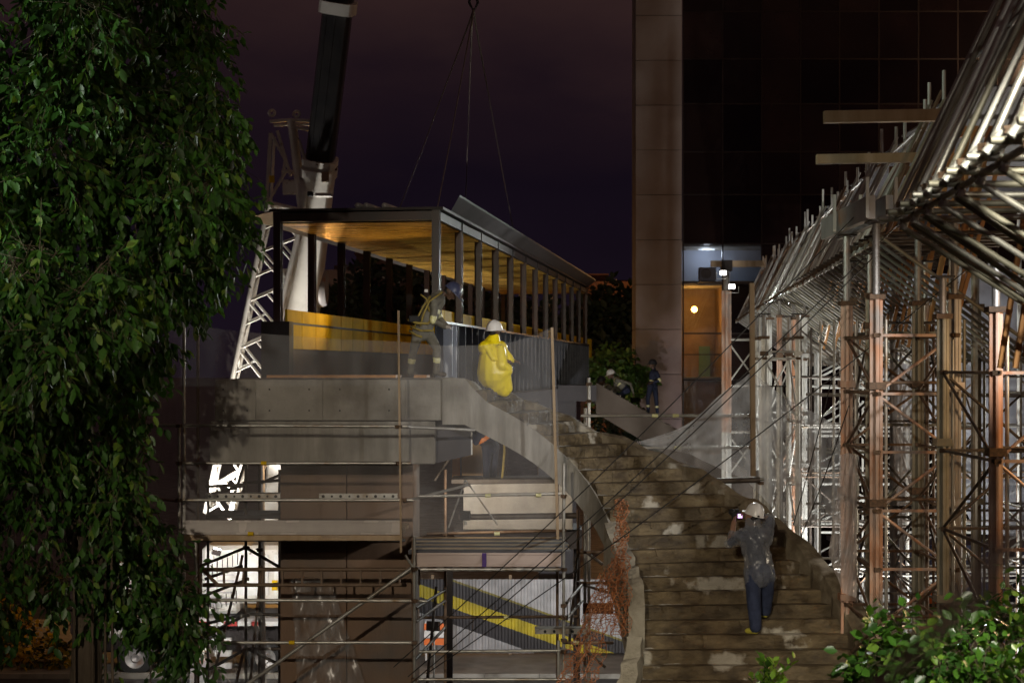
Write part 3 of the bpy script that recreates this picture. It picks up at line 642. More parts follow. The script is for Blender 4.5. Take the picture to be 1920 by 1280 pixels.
# landing
ld = empty('concrete_landing', (-2.6, 26, 0), 'grey concrete stair landing on a brown boarded pier', 'landing')
def blk(name, x0, x1, y0, y1, D0, D1, mat, parent, bev=.02):
    a, b_ = P(x0, y0, D0), P(x1, y1, D0)
    return slab(name, ((a.x+b_.x)/2, (D0+D1)/2, (a.z+b_.z)/2), (b_.x-a.x, D1-D0, a.z-b_.z), mat, parent, bev=bev)
xL = P(403, 0, 24.2).x
slab('deck_slab', ((xL-1.05)/2, 27.1, ZP-.31), (-1.05-xL, 5.8, .62), M['concrete'], ld, bev=.015)
for i, (fx0, fx1) in enumerate(((403, 478), (480, 604), (606, 760))):
    a_, b_ = P(fx0, 0, 24.15), P(fx1, 0, 24.15); slab('fascia_panel', ((a_.x+b_.x)/2, 24.187, ZP-.315), (b_.x-a_.x, .022, .6), M['concrete'] if i else M['concrete_streak'], ld, bev=.004)
    for tx in (.2, .8):
        for tz in (-.15, -.47):
            c_ = Vector((a_.x+(b_.x-a_.x)*tx, 24.172, ZP+tz)); mb = MB(); mb.tube(c_, c_+Vector((0,.004,0)), .014, n=10); mb.build('tie_hole', M['rubber'], ld)
slab('crosshead', ((P(393,0,24.3).x+P(816,0,24.3).x)/2, 26.2, (8.2+7.55)/2), (P(816,0,24.3).x-P(393,0,24.3).x, 3.8, .66), M['concrete_streak'], ld, bev=.015)
a_ = P(525,0,25.4); b_ = P(775,0,25.4)
for i in range(2):
    w = (b_.x-a_.x)/2; slab('formwork_panel', (a_.x+w*(i+.5), 26.3, 3.77), (w-.012, 1.8, 7.54), M['pier'], ld, bev=.006)
mb = MB(); pl = [P(822,762,24.6), P(852,762,24.6), P(883,782,24.6), P(883,853,24.6), P(816,868,24.6)]; mb.prism(pl, (0,.9,0)); mb.build('stop_end_panel', M['formwork'], ld)
slab('panel_edge', P(884.5, 818, 24.65)+Vector((.0,.0,0)), (.022,.1,.56), M['white'], ld)
blk('floor_board', 500, 742, 703, 708, 24.9, 26.2, M['timber_orange'], ld, bev=0)
blk('floor_board', 776, 800, 703, 708, 25.2, 26.2, M['timber_orange'], ld, bev=0)
# concrete back wall below the flight and plywood panel
bwl = empty('abutment_wall', P(955, 1000, 33), 'pale concrete abutment wall behind the flight, between scaffold decks', 'wall')
a_, b_ = P(868, 905, 33), P(1075, 995, 33)
slab('wall', ((a_.x+b_.x)/2, 34, a_.z/2+.3), (b_.x-a_.x, 1.6, a_.z+.6-.0), M['concrete_pale'], bwl) if False else slab('wall', ((a_.x+b_.x)/2, 34, (a_.z+b_.z)/2), (b_.x-a_.x, 1.6, a_.z-b_.z), M['concrete_pale'], bwl, bev=.02)
slab('wall_beam', ((a_.x+b_.x)/2, 34, b_.z-.2), (b_.x-a_.x+.4, 1.4, .4), M['formwork'], bwl)
for sx in (P(842,0,34).x, P(1082,0,34).x): slab('wall_leg', (sx, 34.2, (b_.z-.4)/2), (.14, .14, b_.z-.4), M['formwork'], bwl)
pw = empty('plywood_sheet', P(886, 900, 27.4), 'upright tan plywood sheet beneath the curved flight', 'plywood')
blk('sheet', 866, 908, 812, 898, 27.4, 27.45, M['ply'], pw, bev=0)
blk('batten', 848, 862, 850, 900, 27.3, 27.38, M['timber_orange'], pw, bev=0)
# ------------------------------------------------------------------ far stair
fs_ = empty('far_stair', (6, 50, 0), 'second concrete stair flight rising towards the footbridge far end', 'staircase')
A0, A1 = P(1118, 722, 50), P(1430, 905, 50)
nst = 20
for k in range(nst):
    t0, t1 = k/nst, (k+1)/nst; p = A0+(A1-A0)*t0; q = A0+(A1-A0)*t1
    slab('step', ((p.x+q.x)/2, 51.1, p.z-.16), (q.x-p.x+.0, 1.9, .3), M['concrete'], fs_)
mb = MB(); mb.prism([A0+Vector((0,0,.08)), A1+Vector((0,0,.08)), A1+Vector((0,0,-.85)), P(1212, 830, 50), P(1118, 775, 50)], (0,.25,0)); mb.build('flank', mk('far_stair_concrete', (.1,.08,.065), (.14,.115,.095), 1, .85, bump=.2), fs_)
mb = MB(); mb.prism([A0+Vector((0,.26,-.2)), A1+Vector((0,.26,-.2)), A1+Vector((0,.26,-.6)), A0+Vector((0,.26,-.6))], (0,1.9,0)); mb.build('flight_slab', M['concrete'], fs_)
slab('landing', (A0.x-1.3, 51, A0.z-.25), (2.6, 2.2, .5), M['formwork'], fs_); slab('pier', (A0.x-1.2, 51.2, (A0.z-.5)/2), (1.2, 1.2, A0.z-.5), M['formwork'], fs_)
slab('foot', (A1.x+.3, 51, (A1.z-.6)/2), (.8, 2, A1.z-.6), M['concrete'], fs_)
# ------------------------------------------------------------------ mobile crane
cr_ = empty('mobile_crane', (-6.2, 48, 0), 'white mobile crane truck with lattice jib and black telescopic boom', 'crane')
bdir = Vector((.165, -.36, 1)).normalized()
bA = P(561, 640, 47.0); 
def boom_pt(z): return bA+bdir*((z-bA.z)/bdir.z)
bside = Vector((0,1,0)).cross(bdir).normalized(); bside = -bside if bside.x < 0 else bside; bfr = bdir.cross(bside).normalized()
def boom_sec(p0, p1, w0, w1, n=16):
    mb = MB(); vs = []
    for p, w in ((p0, w0), (p1, w1)):
        for i in range(n):
            t = 2*math.pi*(i+.5)/n; cx, sy = math.cos(t), math.sin(t)
            e = .45; vs.append(p+bside*(w/2*math.copysign(abs(cx)**e, cx))+bfr*(w*.6*math.copysign(abs(sy)**.6, sy)))
    mb.add(vs, [(i, (i+1) % n, n+(i+1) % n, n+i) for i in range(n)]+[tuple(reversed(range(n))), tuple(range(n, 2*n))]); return mb
def bsm(mb, name, mat, parent):
    o = mb.build(name, mat, parent); smooth_auto(o.data, 35); return o
zt = P(0, 303, 45.4).z
base = bsm(boom_sec(boom_pt(2.6), boom_pt(zt), 1.05, .9), 'boom_base', M['crane_white'], cr_)
bsm(boom_sec(boom_pt(zt-.42), boom_pt(zt-.2), 1.0, 1.0), 'boom_collar', M['crane_white'], base)
bsm(boom_sec(boom_pt(zt-.1), boom_pt(zt+.06), .98, .98), 'boom_collar', M['crane_white'], base)
for i in range(9):
    a = i/8*math.pi-math.pi/2
    slab('collar_bolt', boom_pt(zt-.15)+bside*(.47*math.sin(a))-bfr*(.0)+Vector((0,-.56*abs(math.cos(a))-.02,0)), (.07,.06,.1), M['rust'], base)
inner = bsm(boom_sec(boom_pt(zt-.4), boom_pt(19.4), .8, .8), 'boom_section', M['crane_black'], cr_)
bsm(boom_sec(boom_pt(18.72), boom_pt(19.02), 1.0, 1.0), 'boom_collar', M['crane_white'], cr_)
bsm(boom_sec(boom_pt(19.4), boom_pt(33), .7, .55), 'boom_section', M['crane_black'], cr_)
for sgn in (-1, 1):
    mb = MB(); mb.tube(boom_pt(zt+.1)+bside*(.12*sgn-.1)-bfr*.0+Vector((0,-.5,0)), boom_pt(19.2)+bside*(.12*sgn-.1)+Vector((0,-.5,0)), .03, n=8); mb.build('hydraulic_pipe', M['crane_black'], cr_)
# lattice jib folded along the boom
jib = empty('lattice_jib', P(415, 935, 46.2), 'white folded lattice jib hanging beside the crane boom', 'crane jib')
j0, j1 = P(412, 960, 46.3), P(540, 390, 45.0); jd = (j1-j0).normalized(); jx = Vector((1,0,0)); jx = (jx-jd*jx.dot(jd)).normalized(); jy = jd.cross(jx)
JW = .44
def jc(t, a, b_): return j0+(j1-j0)*t+jx*(a*JW*(.8+.35*t))+jy*(b_*.42)
for a in (-1, 1):
    for b_ in (-1, 1):
        rod('chord', jc(0,a,b_), jc(1,a,b_), .072, M['crane_white'], jib)
nb = 13
for i in range(nb):
    t0, t1 = i/nb, (i+1)/nb
    for b_ in (-1, 1):
        s = 1 if i % 2 else -1
        rod('lattice_bar', jc(t0,-s,b_), jc(t1,s,b_), .04, M['crane_white'], jib, 'tube6')
        rod('lattice_bar', jc(t0,s,b_), jc((t0+t1)/2,0*s,b_), .034, M['crane_white'], jib, 'tube6')
    for a in (-1, 1): rod('lattice_bar', jc(t0,a,-1 if i % 2 else 1), jc(t1,a,1 if i % 2 else -1), .036, M['crane_white'], jib, 'tube6')
# jib head frame
def jh(x, y, d=0): return P(x, y, 45.0+d)
hp = {'a': jh(500,380), 'b': jh(565,395), 'c': jh(506,228), 'd': jh(598,228), 'e': jh(545,225), 'f': jh(507,250)}
for u, v, r in (('a','f',.055),('a','b',.07),('b','d',.1),('b','e',.1),('c','e',.05),('e','d',.05)):
    rod('head_bar', hp[u], hp[v], r, M['crane_white'], jib); rod('head_bar', hp[u]+Vector((0,.75,0)), hp[v]+Vector((0,.75,0)), r*.8, M['crane_white'], jib)
for u, v in (((508,250),(535,300)), ((520,245),(545,330)), ((535,300),(530,330)), ((505,375),(535,322)), ((528,320),(568,325)), ((545,238),(590,245)), ((575,310),(560,262))):
    rod('head_bar', jh(*u), jh(*v), .045, M['crane_white'], jib)
slab('head_plate', jh(549, 351, -.05), (.58,.03,.42), M['crane_white'], jib, bev=.02)
slab('warning_plate', jh(510, 336, -.08), (.14,.02,.2), M['yellow'], jib)
for x, y in ((510,212),(556,214),(600,228)):
    mb = MB(); mb.lathe([(.1,-.04),(.12,0),(.1,.04),(.05,.04),(.05,-.04),(.1,-.04)], jh(x, y), 14, axis='Y'); mb.build('pin_lug', M['crane_white'], jib)
# boom details
slab('camera_bracket', P(607, 366, 44.6), (.5,.2,.12), M['crane_white'], cr_, bev=.03); slab('boom_camera', P(582, 364, 44.5), (.16,.16,.14), M['rubber'], cr_, bev=.02)
slab('hinge_plate', P(610, 332, 44.7), (.22,.06,.28), M['timber'], cr_, bev=.02)
mb = MB(); mb.lathe([(0,-.2),(.5,-.2),(.55,-.1),(.55,.1),(.5,.2),(0,.2)], P(600, 540, 46.6), 24, axis='X'); o = mb.build('sheave', M['grey_post'], cr_); smooth_auto(o.data)
slab('boom_saddle', P(560, 520, 46.2), (1.15,.2,.5), M['crane_white'], cr_, bev=.05)
# carrier
slab('superstructure', (-6.6, 48.1, 2.95), (5.0, 2.4, 1.7), M['crane_white'], cr_, bev=.12)
slab('counterweight', (-3.9, 48.1, 2.9), (1.2, 2.5, 1.5), M['crane_white'], cr_, bev=.06)
slab('engine_hood', (-8.5, 47.4, 2.55), (1.0, 1.0, 1.5), M['crane_white'], cr_, bev=.1)
for i in range(6): slab('louvre', (-8.5, 46.88, 2.1+i*.17), (.7,.03,.06), M['grey_post'], cr_)
for i in range(3): slab('access_panel', (-7.6+i*1.1, 46.885, 2.95), (.95,.03,1.2), M['white'], cr_, bev=.02)
slab('warning_sign', (-6.95, 46.85, 2.65), (.16,.02,.3), M['yellow'], cr_)
slab('carrier_deck', (-7.9, 48, 1.62), (9.6, 2.7, .22), M['grey_post'], cr_, bev=.03)
slab('chassis', (-7.9, 48, 1.05), (9.4, 1.8, .8), M['steel_dark'], cr_, bev=.03)
for i in range(22): slab('marker_strip', (-11.8+i*.4, 46.635, 1.56), (.37,.02,.13), M['red'] if i % 2 else M['white'], cr_)
for i in range(3): slab('access_step', (-8.45, 46.6, .35+i*.36), (.58,.16,.16), M['white'], cr_)
slab('cab', (-12.0, 48, 2.2), (1.9, 2.5, 2.2), M['crane_white'], cr_, bev=.15); slab('cab_window', (-12.0, 46.74, 2.7), (1.2,.03,.8), GL, cr_)
slab('operator_cab', (-4.6, 46.7, 4.2), (1.5, 1.2, 1.9), M['crane_white'], cr_, bev=.12)
tm = MB().lathe([(.3,-.16),(.5,-.16),(.54,-.1),(.54,.1),(.5,.16),(.3,.16)], (0,0,0), 24, axis='Y').mesh('tyre', M['rubber']); smooth_auto(tm)
rm = MB().lathe([(0,-.05),(.12,-.12),(.16,-.05),(.3,-.13),(.33,-.15),(.33,.15),(0,.15)], (0,0,0), 20, axis='Y').mesh('rim', M['grey_post']); smooth_auto(rm)
for wx in (-11.0, -9.75, -7.2, -5.9, -4.4):
    w_ = link(bpy.data.objects.new('wheel', tm), cr_, T((wx, 46.85, .545))); link(bpy.data.objects.new('rim', rm), w_, T((wx, 46.85, .545)))
for p in ((-8.9, 46.2), (-3.6, 46.2)):
    slab('outrigger', (p[0], p[1]+.4, .8), (.3, 2.2, .3), M['crane_white'], cr_); slab('outrigger_foot', (p[0], p[1]-.5, .36), (.5,.5,.7), M['grey_post'], cr_)

# ------------------------------------------------------------------ scaffolds round the landing
def tubes(parent, lst, mat, r=.0242, name='ledger', cp=None):
    for (x0, y0, D0, x1, y1, D1) in lst:
        a, b_ = P(x0,y0,D0), P(x1,y1,D1); rod(name, a, b_, r, mat, parent)
sA = empty('tube_scaffold', (P(550,0,24.4).x, 24.3, 0), 'galvanised tube scaffold wrapping the landing under grey netting', 'scaffold')
G, RT, DT = M['galv'], M['rust_tube'], M['dark_tube']
gz = lambda x, D: (P(x, 690, D).x, D, 0)
for x, y, D in ((336, 795, 23.4), (345, 590, 23.5), (371, 612, 25.3), (367, 1000, 23.5), (777, 1005, 23.5)):
    p = P(x, y, D); rod('standard', (p.x, p.y, 0.0), p, .0242, G if D < 25 else RT, sA)
rod('timber_standard', P(752, 1035, 23.38), P(747, 582, 23.38), .047, M['timber'], sA, 'box', .03)
tubes(sA, [(268,796,23.6,345,798,23.42),(335,797,23.42,765,799,23.42),(745,799,23.44,890,806,23.9),(338,868,23.42,770,868,23.42),(338,937,23.42,775,937,23.42),
           (365,1204,23.45,775,1204,23.45),(366,1124,23.45,800,1126,23.45),(372,1012,25.3,760,1012,25.3),(345,868,23.4,371,868,25.4),(345,798,23.4,371,798,25.3)], G)
tubes(sA, [(772,1064,23.5,452,1290,23.5)], G, .027, 'brace')
tubes(sA, [(272,1000,24.6,268,800,24.4),(268,800,24.4,300,690,24.2),(262,930,24.6,340,940,23.5)], RT, .02, 'brace')
for x, y in ((336,798),(747,800),(747,868),(336,868),(336,937),(758,937),(367,1204),(777,1204),(367,1124),(777,1066),(777,1126)):
    coupler(P(x,y,23.39), sA, M['rust'])
for x, y in ((495,868),(547,1204),(470,1000)):
    p = P(x,y,23.42); rod('tag_sleeve', p-Vector((.04,0,0)), p+Vector((.04,0,0)), .03, M['yellow'], sA)
def board(name, x0, x1, y0, y1, D, mat, parent, th=.035):
    a, b_ = P(x0,y0,D), P(x1,y1,D); return slab(name, ((a.x+b_.x)/2, D+th/2, (a.z+b_.z)/2), (b_.x-a.x, th, a.z-b_.z), mat, parent, bev=.004)
def beam_board(x0, x1, y0, y1, D, mat, parent):      # steel toe board with two pressed lips
    board('toe_board', x0, x1, y0, y1, D, mat, parent)
    h = (y1-y0); board('toe_board_lip', x0, x1, y0, y0+h*.16, D-.018, mat, parent, .016); board('toe_board_lip', x0, x1, y1-h*.16, y1, D-.018, mat, parent, .016)
beam_board(341, 750, 975, 1002, 23.5, M['board_white'], sA)
board('edge_timber', 341, 752, 1003, 1013, 23.45, M['timber'], sA, .1)
for i in range(8):
    z = P(0, 1003, 23.5).z-.02; slab('deck_plank', (P(548,0,23.6).x, 23.72+i*.215, z), (P(752,0,23.6).x-P(341,0,23.6).x-.02*(i % 3), .2, .045), M['timber'], sA)
# perforated deck units behind
for x0, x1 in ((385, 525), (598, 745)):
    a, b_ = P(x0, 925, 25.35), P(x1, 935, 25.35); o = slab('perforated_plank', ((a.x+b_.x)/2, 25.5, (a.z+b_.z)/2), (b_.x-a.x, .28, .085), M['galv'], sA)
    for i in range(9):
        c = P(x0+8+i*(x1-x0-16)/8, 930, 25.35); mb = MB(); mb.tube(c+Vector((0,-.002,0)), c+Vector((0,-.012,0)), .018 if i % 2 else .024, n=10); mb.build('hole', M['rubber'], o)
# ladder beam, and gable shaped frames at the back
lb = empty('ladder_beam', P(570, 1100, 24.2), 'brown steel ladder beam with square openings across the pier', 'ladder beam')
LBM = mk('ladder_steel', (.12,.075,.045), (.17,.115,.075), 4, .6, metal=.2)
tubes(lb, [(380,1067,24.2,762,1067,24.2),(380,1096,24.2,762,1096,24.2)], LBM, .03, 'chord')
for i in range(11): 
    x = 420+i*36.6; a, b_ = P(x,1067,24.2), P(x,1096,24.2); rod('rung', b_, a, .028, LBM, lb, 'box', .05) 
tubes(lb, [(380,1067,24.2,408,1096,24.2)], LBM, .028, 'rung')
sB = empty('frame_scaffold', (P(460,0,26.5).x, 26.6, 0), 'dark frame scaffold with sloping braces in front of the crane truck', 'scaffold')
for x, y, D in ((461, 870, 26.4), (487, 870, 27.4), (524, 880, 29.5), (390, 900, 27)):
    p = P(x,y,D); rod('standard', (p.x,p.y,0), p, .0242, DT, sB)
tubes(sB, [(372,1062,26.4,461,1026,26.4),(461,1026,26.4,528,1065,26.4),(384,1085,26.4,455,1060,26.4),(372,1120,26.4,465,1085,26.4),(380,1170,26.4,463,1150,26.4),(375,1195,26.4,465,1150,26.4),(465,1150,26.4,530,1152,26.4),
           (372,1265,26.4,463,1215,26.4),(463,1215,26.4,530,1248,26.4),(463,1215,26.4,530,1216,26.4),(385,912,26.4,462,908,26.4),(385,930,26.4,462,908,26.4),(435,940,26.4,458,870,26.4),(455,905,26.4,528,900,26.4),(490,905,27,525,890,27)], DT, .025, 'brace')
tubes(sB, [(455,1040,27,395,1290,27),(490,1060,27,468,1290,27),(440,1290,26,458,1215,26)], RT, .024, 'brace')
for i in range(6):
    x = 398+i*9.5; y = 1056-i*4; rod('baluster', P(x,y,26.4), P(x,y+22,26.4), .008, DT, sB, 'tube6')
for i in range(5):
    x = 405+i*9.5; y = 1118-i*3; rod('baluster', P(x,y,26.4), P(x,y+24,26.4), .008, DT, sB, 'tube6')
for x, y in ((461,1026),(461,1085),(463,1152),(463,1216),(487,1030)): coupler(P(x,y,26.35), sB, M['rust'], .05)
board('deck_plank', 385, 525, 965, 972, 26.3, M['formwork'], sB, .9)

sC = empty('tube_scaffold', (P(915,0,25).x, 25, 0), 'tube scaffold with pink toe board under the curved flight', 'scaffold')
for x, y, D, mt in ((1057, 868, 23.6, G), (775, 1010, 23.7, RT), (835, 880, 25.8, RT), (1084, 955, 25.9, RT), (1045, 905, 25.8, RT), (1047, 1200, 23.6, G)):
    p = P(x,y,D); rod('standard', (p.x,p.y,0), p, .0242, mt, sC)
rod('timber_standard', P(1046, 1010, 23.55), P(1035, 614, 23.55), .05, M['timber'], sC, 'box', .04)
tubes(sC, [(785,930,23.6,1052,925,23.6),(790,1067,23.5,1058,1067,23.5),(785,1221,23.6,1060,1219,23.6),(785,1273,23.5,1060,1273,23.5),(757,940,23.5,880,908,24.5)], G)
tubes(sC, [(800,1000,25.8,1062,994,25.8),(785,1157,25.8,1085,1155,25.8),(1060,1204,24,1150,1204,24),(1085,1092,25.9,1150,1092,25.9),(1085,1035,25.9,1140,1035,25.9)], RT)
tubes(sC, [(860,969,27,1085,966,27),(850,902,26.2,1035,900,26.2)], DT, .05, 'beam')
tubes(sC, [(780,1140,24.5,835,1105,25.8),(780,1165,24.5,835,1125,25.8),(800,1290,25,818,1100,25.8),(775,1240,24,835,1175,25.8),(1062,1130,24,1092,1095,25.9),(1062,1160,24,1092,1125,25.9),(1068,1200,24.4,1082,1045,25.9),(1092,1095,25.9,1150,1113,25.9),(1100,1035,25.9,1130,1058,25.9),(1100,1220,24.5,1135,1250,24.5),(815,900,26,868,820,26)], DT, .024, 'brace')
tubes(sC, [(760,1040,23.7,778,1068,23.6),(745,1085,23.7,775,1066,23.6)], G, .02, 'brace')
for i in range(7): rod('baluster', P(783+i*7,1138-i*4.5,24.5+i*.18), P(783+i*7,1160-i*4.5,24.5+i*.18), .007, DT, sC, 'tube6')
for i in range(5): rod('baluster', P(1064+i*6,1128-i*6,24+i*.38), P(1064+i*6,1158-i*6,24+i*.38), .007, DT, sC, 'tube6')
beam_board(779, 1052, 1036, 1062, 23.6, M['board_pink'], sC)
a, b_ = P(904,1036,23.58), P(912,1062,23.58); slab('purple_tape', ((a.x+b_.x)/2, 23.57, (a.z+b_.z)/2), (b_.x-a.x,.012,a.z-b_.z), mk('purple_tape', (.06,.02,.16), None), sC)
for i in range(9): 
    p = P(795+i*30,1067,23.5); rod('tube_clip', p-Vector((.05,0,0)), p+Vector((.05,0,0)), .032, G, sC)
for i in range(8):
    z = P(0,1032,23.7).z-.03; slab('deck_plank', (P(918,0,23.8).x, 23.85+i*.25, z), (P(1052,0,23.8).x-P(779,0,23.8).x+.25-.03*(i % 3), .235, .045), M['timber'] if i % 2 else M['formwork'], sC)
board('deck_plank', 846, 1040, 898, 906, 26.1, M['dark_tube'], sC, .9)
board('perforated_plank', 1003, 1100, 1178, 1188, 24.3, M['galv'], sC, .25)
for i in range(5):
    c = P(1022+i*17,1183,24.3); mb = MB(); mb.tube(c+Vector((0,-.002,0)), c+Vector((0,-.012,0)), .022, n=10); mb.build('hole', M['rubber'], sC)
board('rust_plate', 1093, 1150, 1130, 1150, 26.2, mk('rust_plate', (.2,.07,.03), (.15,.06,.03), 6, .8), sC)
for x, y in ((1057,930),(1057,1067),(777,1067),(1057,1221),(1057,1157),(835,1157),(835,1000),(1057,1135),(1057,1200),(777,1273),(1084,1092)): coupler(P(x,y,23.5 if x < 1060 and x > 1040 or x < 780 else 25.7), sC, M['rust'], .045)
for x, y in ((932,1000),(915,929),(950,1157),(1080,1204),(1010,928)):
    p = P(x,y,23.55); rod('tag_sleeve', p-Vector((.04,0,0)), p+Vector((.04,0,0)), .029, M['hivis'], sC)

sD = empty('guard_rail_scaffold', (P(1250,0,27.5).x, 27.5, 0), 'two rail tube guard beside the upstand of the curved stair', 'scaffold')
for x, y, D in ((1104, 708, 28), (1097, 765, 28.4), (1420, 880, 26.6)):
    p = P(x,y,D); rod('standard', (p.x,p.y,0), p, .03, G, sD)
tubes(sD, [(1090,779,28,1412,779,26.6),(1195,839,27.5,1415,838,26.6),(1345,899,26.6,1432,898,26.5)], G, .026)
tubes(sD, [(1340,902,26.5,1425,899,26.4)], DT, .045)
for x, y in ((1410,779),(1410,838),(1420,897),(1104,720),(1104,752),(1427,905)): coupler(P(x,y,26.5), sD, M['rust'], .05)
for x, y, in ((1267,779),(1270,839),(1228,779)):
    p = P(x,y,27.1); rod('tag_sleeve', p-Vector((.05,0,0)), p+Vector((.05,0,0)), .032, M['hivis'], sD)
tp = MB(); tp.bar(P(1412,892,26.3), P(1409.5,531,26.3), .075, .1, up=Vector((0,1,0))); o = tp.build('timber_mast', M['timber']); tag(o, 'slim upright timber mast standing beside the sloping falsework', 'timber')
# ------------------------------------------------------------------ nets and sheets
def loft(name, top, bot, nv, mat, label, cat, wr=.03, nu=4, smooth=True, seed=0, parent=None, sag=0.0):
    tp, bt = [Vector(p) for p in top], [Vector(p) for p in bot]; n = len(tp)-1
    r_ = random.Random(seed); ph = [r_.uniform(0, 6.28) for _ in range(12)]
    def ev(ps, u):
        x = u*n; i = min(int(x), n-1); return ps[i]+(ps[i+1]-ps[i])*(x-i)
    def fn(u, v):
        p = ev(tp, u)+(ev(bt, u)-ev(tp, u))*v
        w = sum(math.sin(u*(9+7*k)*n/3+v*(2+3*k)*(1 if k % 2 else -1)+ph[k])/(1+k*.7) for k in range(6))
        w += .6*math.sin((u*n*3+v*5)*4+ph[7])
        p = p+Vector((.3*w*wr, w*wr, 0)); p.z -= sag*math.sin(math.pi*((u*n) % 1))*(1-v); return p
    mb = MB(); mb.grid(fn, n*nu*3, nv*3)
    o = mb.build(name, mat, parent, smooth=True)
    if parent is None: tag(o, label, cat)
    return o
NET = veil('grey_net', (.58,.56,.56), .2, .07, scale=3, stretch=(1,1,.3))
NETW = veil('white_net', (.75,.74,.75), .38, .15, scale=2.5, stretch=(1.4,1,.5))
NETD = veil('hanging_net', (.5,.45,.43), .5, .12, scale=4, stretch=(2,2,.4))
PLA = veil('plastic_film', (.6,.62,.64), .26, .2, gloss=.1, scale=4, stretch=(1.6,1.6,.6))
D_ = 23.47
top = [P(318,598,24.9), P(346,606,D_), P(420,618,D_), P(500,626,D_), P(640,636,D_), P(748,640,D_), P(830,648,D_), P(900,647,D_), P(960,641,D_), P(1002,629,D_+.1), P(1037,613,D_+.15)]
bot = [P(268,1004,25.2), P(338,1009,D_), P(420,1010,D_), P(500,1009,D_), P(640,1008,D_), P(752,1006,D_), P(830,1000,D_), P(900,996,D_), P(960,993,D_), P(1010,992,D_+.1), P(1058,990,D_+.15)]
loft('debris_net', top, bot, 10, NET, 'grey see-through debris net stretched round the landing scaffold', 'net', .02, 3, seed=3)
loft('debris_net', [P(318,598,24.9), P(300,690,26.0), P(272,795,27.2)], [P(290,1000,25.2), P(268,1002,26.2), P(266,1004,27.3)], 6, NET, 'side flap of grey net beside the big tree foliage', 'net', .03, 4, seed=5)
loft('debris_net', [P(1290,800,26.9), P(1350,740,26.6), P(1410,697,26.4), P(1470,745,26.6), P(1530,775,26.8), P(1590,812,27.0)], [P(1190,830,27.1), P(1290,850,26.8), P(1400,900,26.6), P(1480,985,26.6), P(1550,985,26.8), P(1600,985,27.0)], 8, NETW, 'white net draped over the timber mast between stair and towers', 'net', .05, 4, seed=8)
loft('debris_net', [P(1195,835,27.2), P(1270,838,27.0), P(1350,838,26.8), P(1410,838,26.6)], [P(1260,870,27.0), P(1310,895,26.8), P(1370,915,26.6), P(1425,950,26.6)], 5, NET, 'grey net strip hung below the guard rail', 'net', .03, 4, seed=9)
loft('hanging_net', [P(1577,852,21.0), P(1590,848,20.8), P(1608,856,20.7)], [P(1553,1040,20.8), P(1580,1110,20.7), P(1606,1120,20.6)], 8, NETD, 'bundled brown net hanging on the front shoring post', 'net', .035, 5, seed=12)
loft('plastic_sheet', [P(545,1085,25.2), P(585,1080,25.15), P(625,1095,25.2)], [P(560,1290,25.1), P(620,1295,25.0), P(690,1300,25.1)], 8, PLA, 'crumpled clear plastic sheet taped on the brown pier', 'plastic sheet', .025, 5, seed=15)
loft('plastic_sheet', [P(392,1110,26), P(440,1120,25.9), P(490,1150,26)], [P(385,1300,25.8), P(450,1300,25.8), P(525,1300,25.9)], 8, PLA, 'clear plastic sheet hanging inside the dark frame scaffold', 'plastic sheet', .03, 5, seed=16)
# orange safety mesh: real strands
def strand_net(name, top, bot, nu, nv, r, mat, label, cat, seed=0):
    rr = random.Random(seed); tp, bt = [Vector(p) for p in top], [Vector(p) for p in bot]; n = len(tp)-1
    def ev(ps, u):
        x = min(u, .9999)*n; i = int(x); return ps[i]+(ps[i+1]-ps[i])*(x-i)
    g = [[ev(tp,i/nu)+(ev(bt,i/nu)-ev(tp,i/nu))*(j/nv)+Vector((math.sin(j*.55+i*1.3+seed)*.05+rr.gauss(0,.014), math.sin(i*1.9+j*.3)*.09, rr.gauss(0,.012))) for i in range(nu+1)] for j in range(nv+1)]
    mb = MB()
    for j in range(nv+1):
        for i in range(nu+1):
            if i < nu: mb.tube(g[j][i], g[j][i+1], r, n=3, caps=False)
            if j < nv: mb.tube(g[j][i], g[j+1][i], r, n=3, caps=False)
    o = mb.build(name, mat); tag(o, label, cat, kind='stuff'); return o
strand_net('safety_mesh', [P(1160,935,22.2), P(1166,935,22.2), P(1172,940,22.2)], [P(1140,1190,21.6), P(1162,1190,21.5), P(1180,1180,21.5)], 10, 46, .0045, M['orange_mesh'], 'torn orange plastic safety mesh along the stair edge', 'safety mesh', 2)
strand_net('safety_mesh', [P(1128,1080,22.2), P(1150,1050,22.1), P(1168,1040,22)], [P(1040,1290,21.8), P(1075,1290,21.6), P(1120,1280,21.5)], 16, 34, .0045, M['orange_mesh'], 'bunched orange safety mesh spilling over the scaffold plank', 'safety mesh', 4)
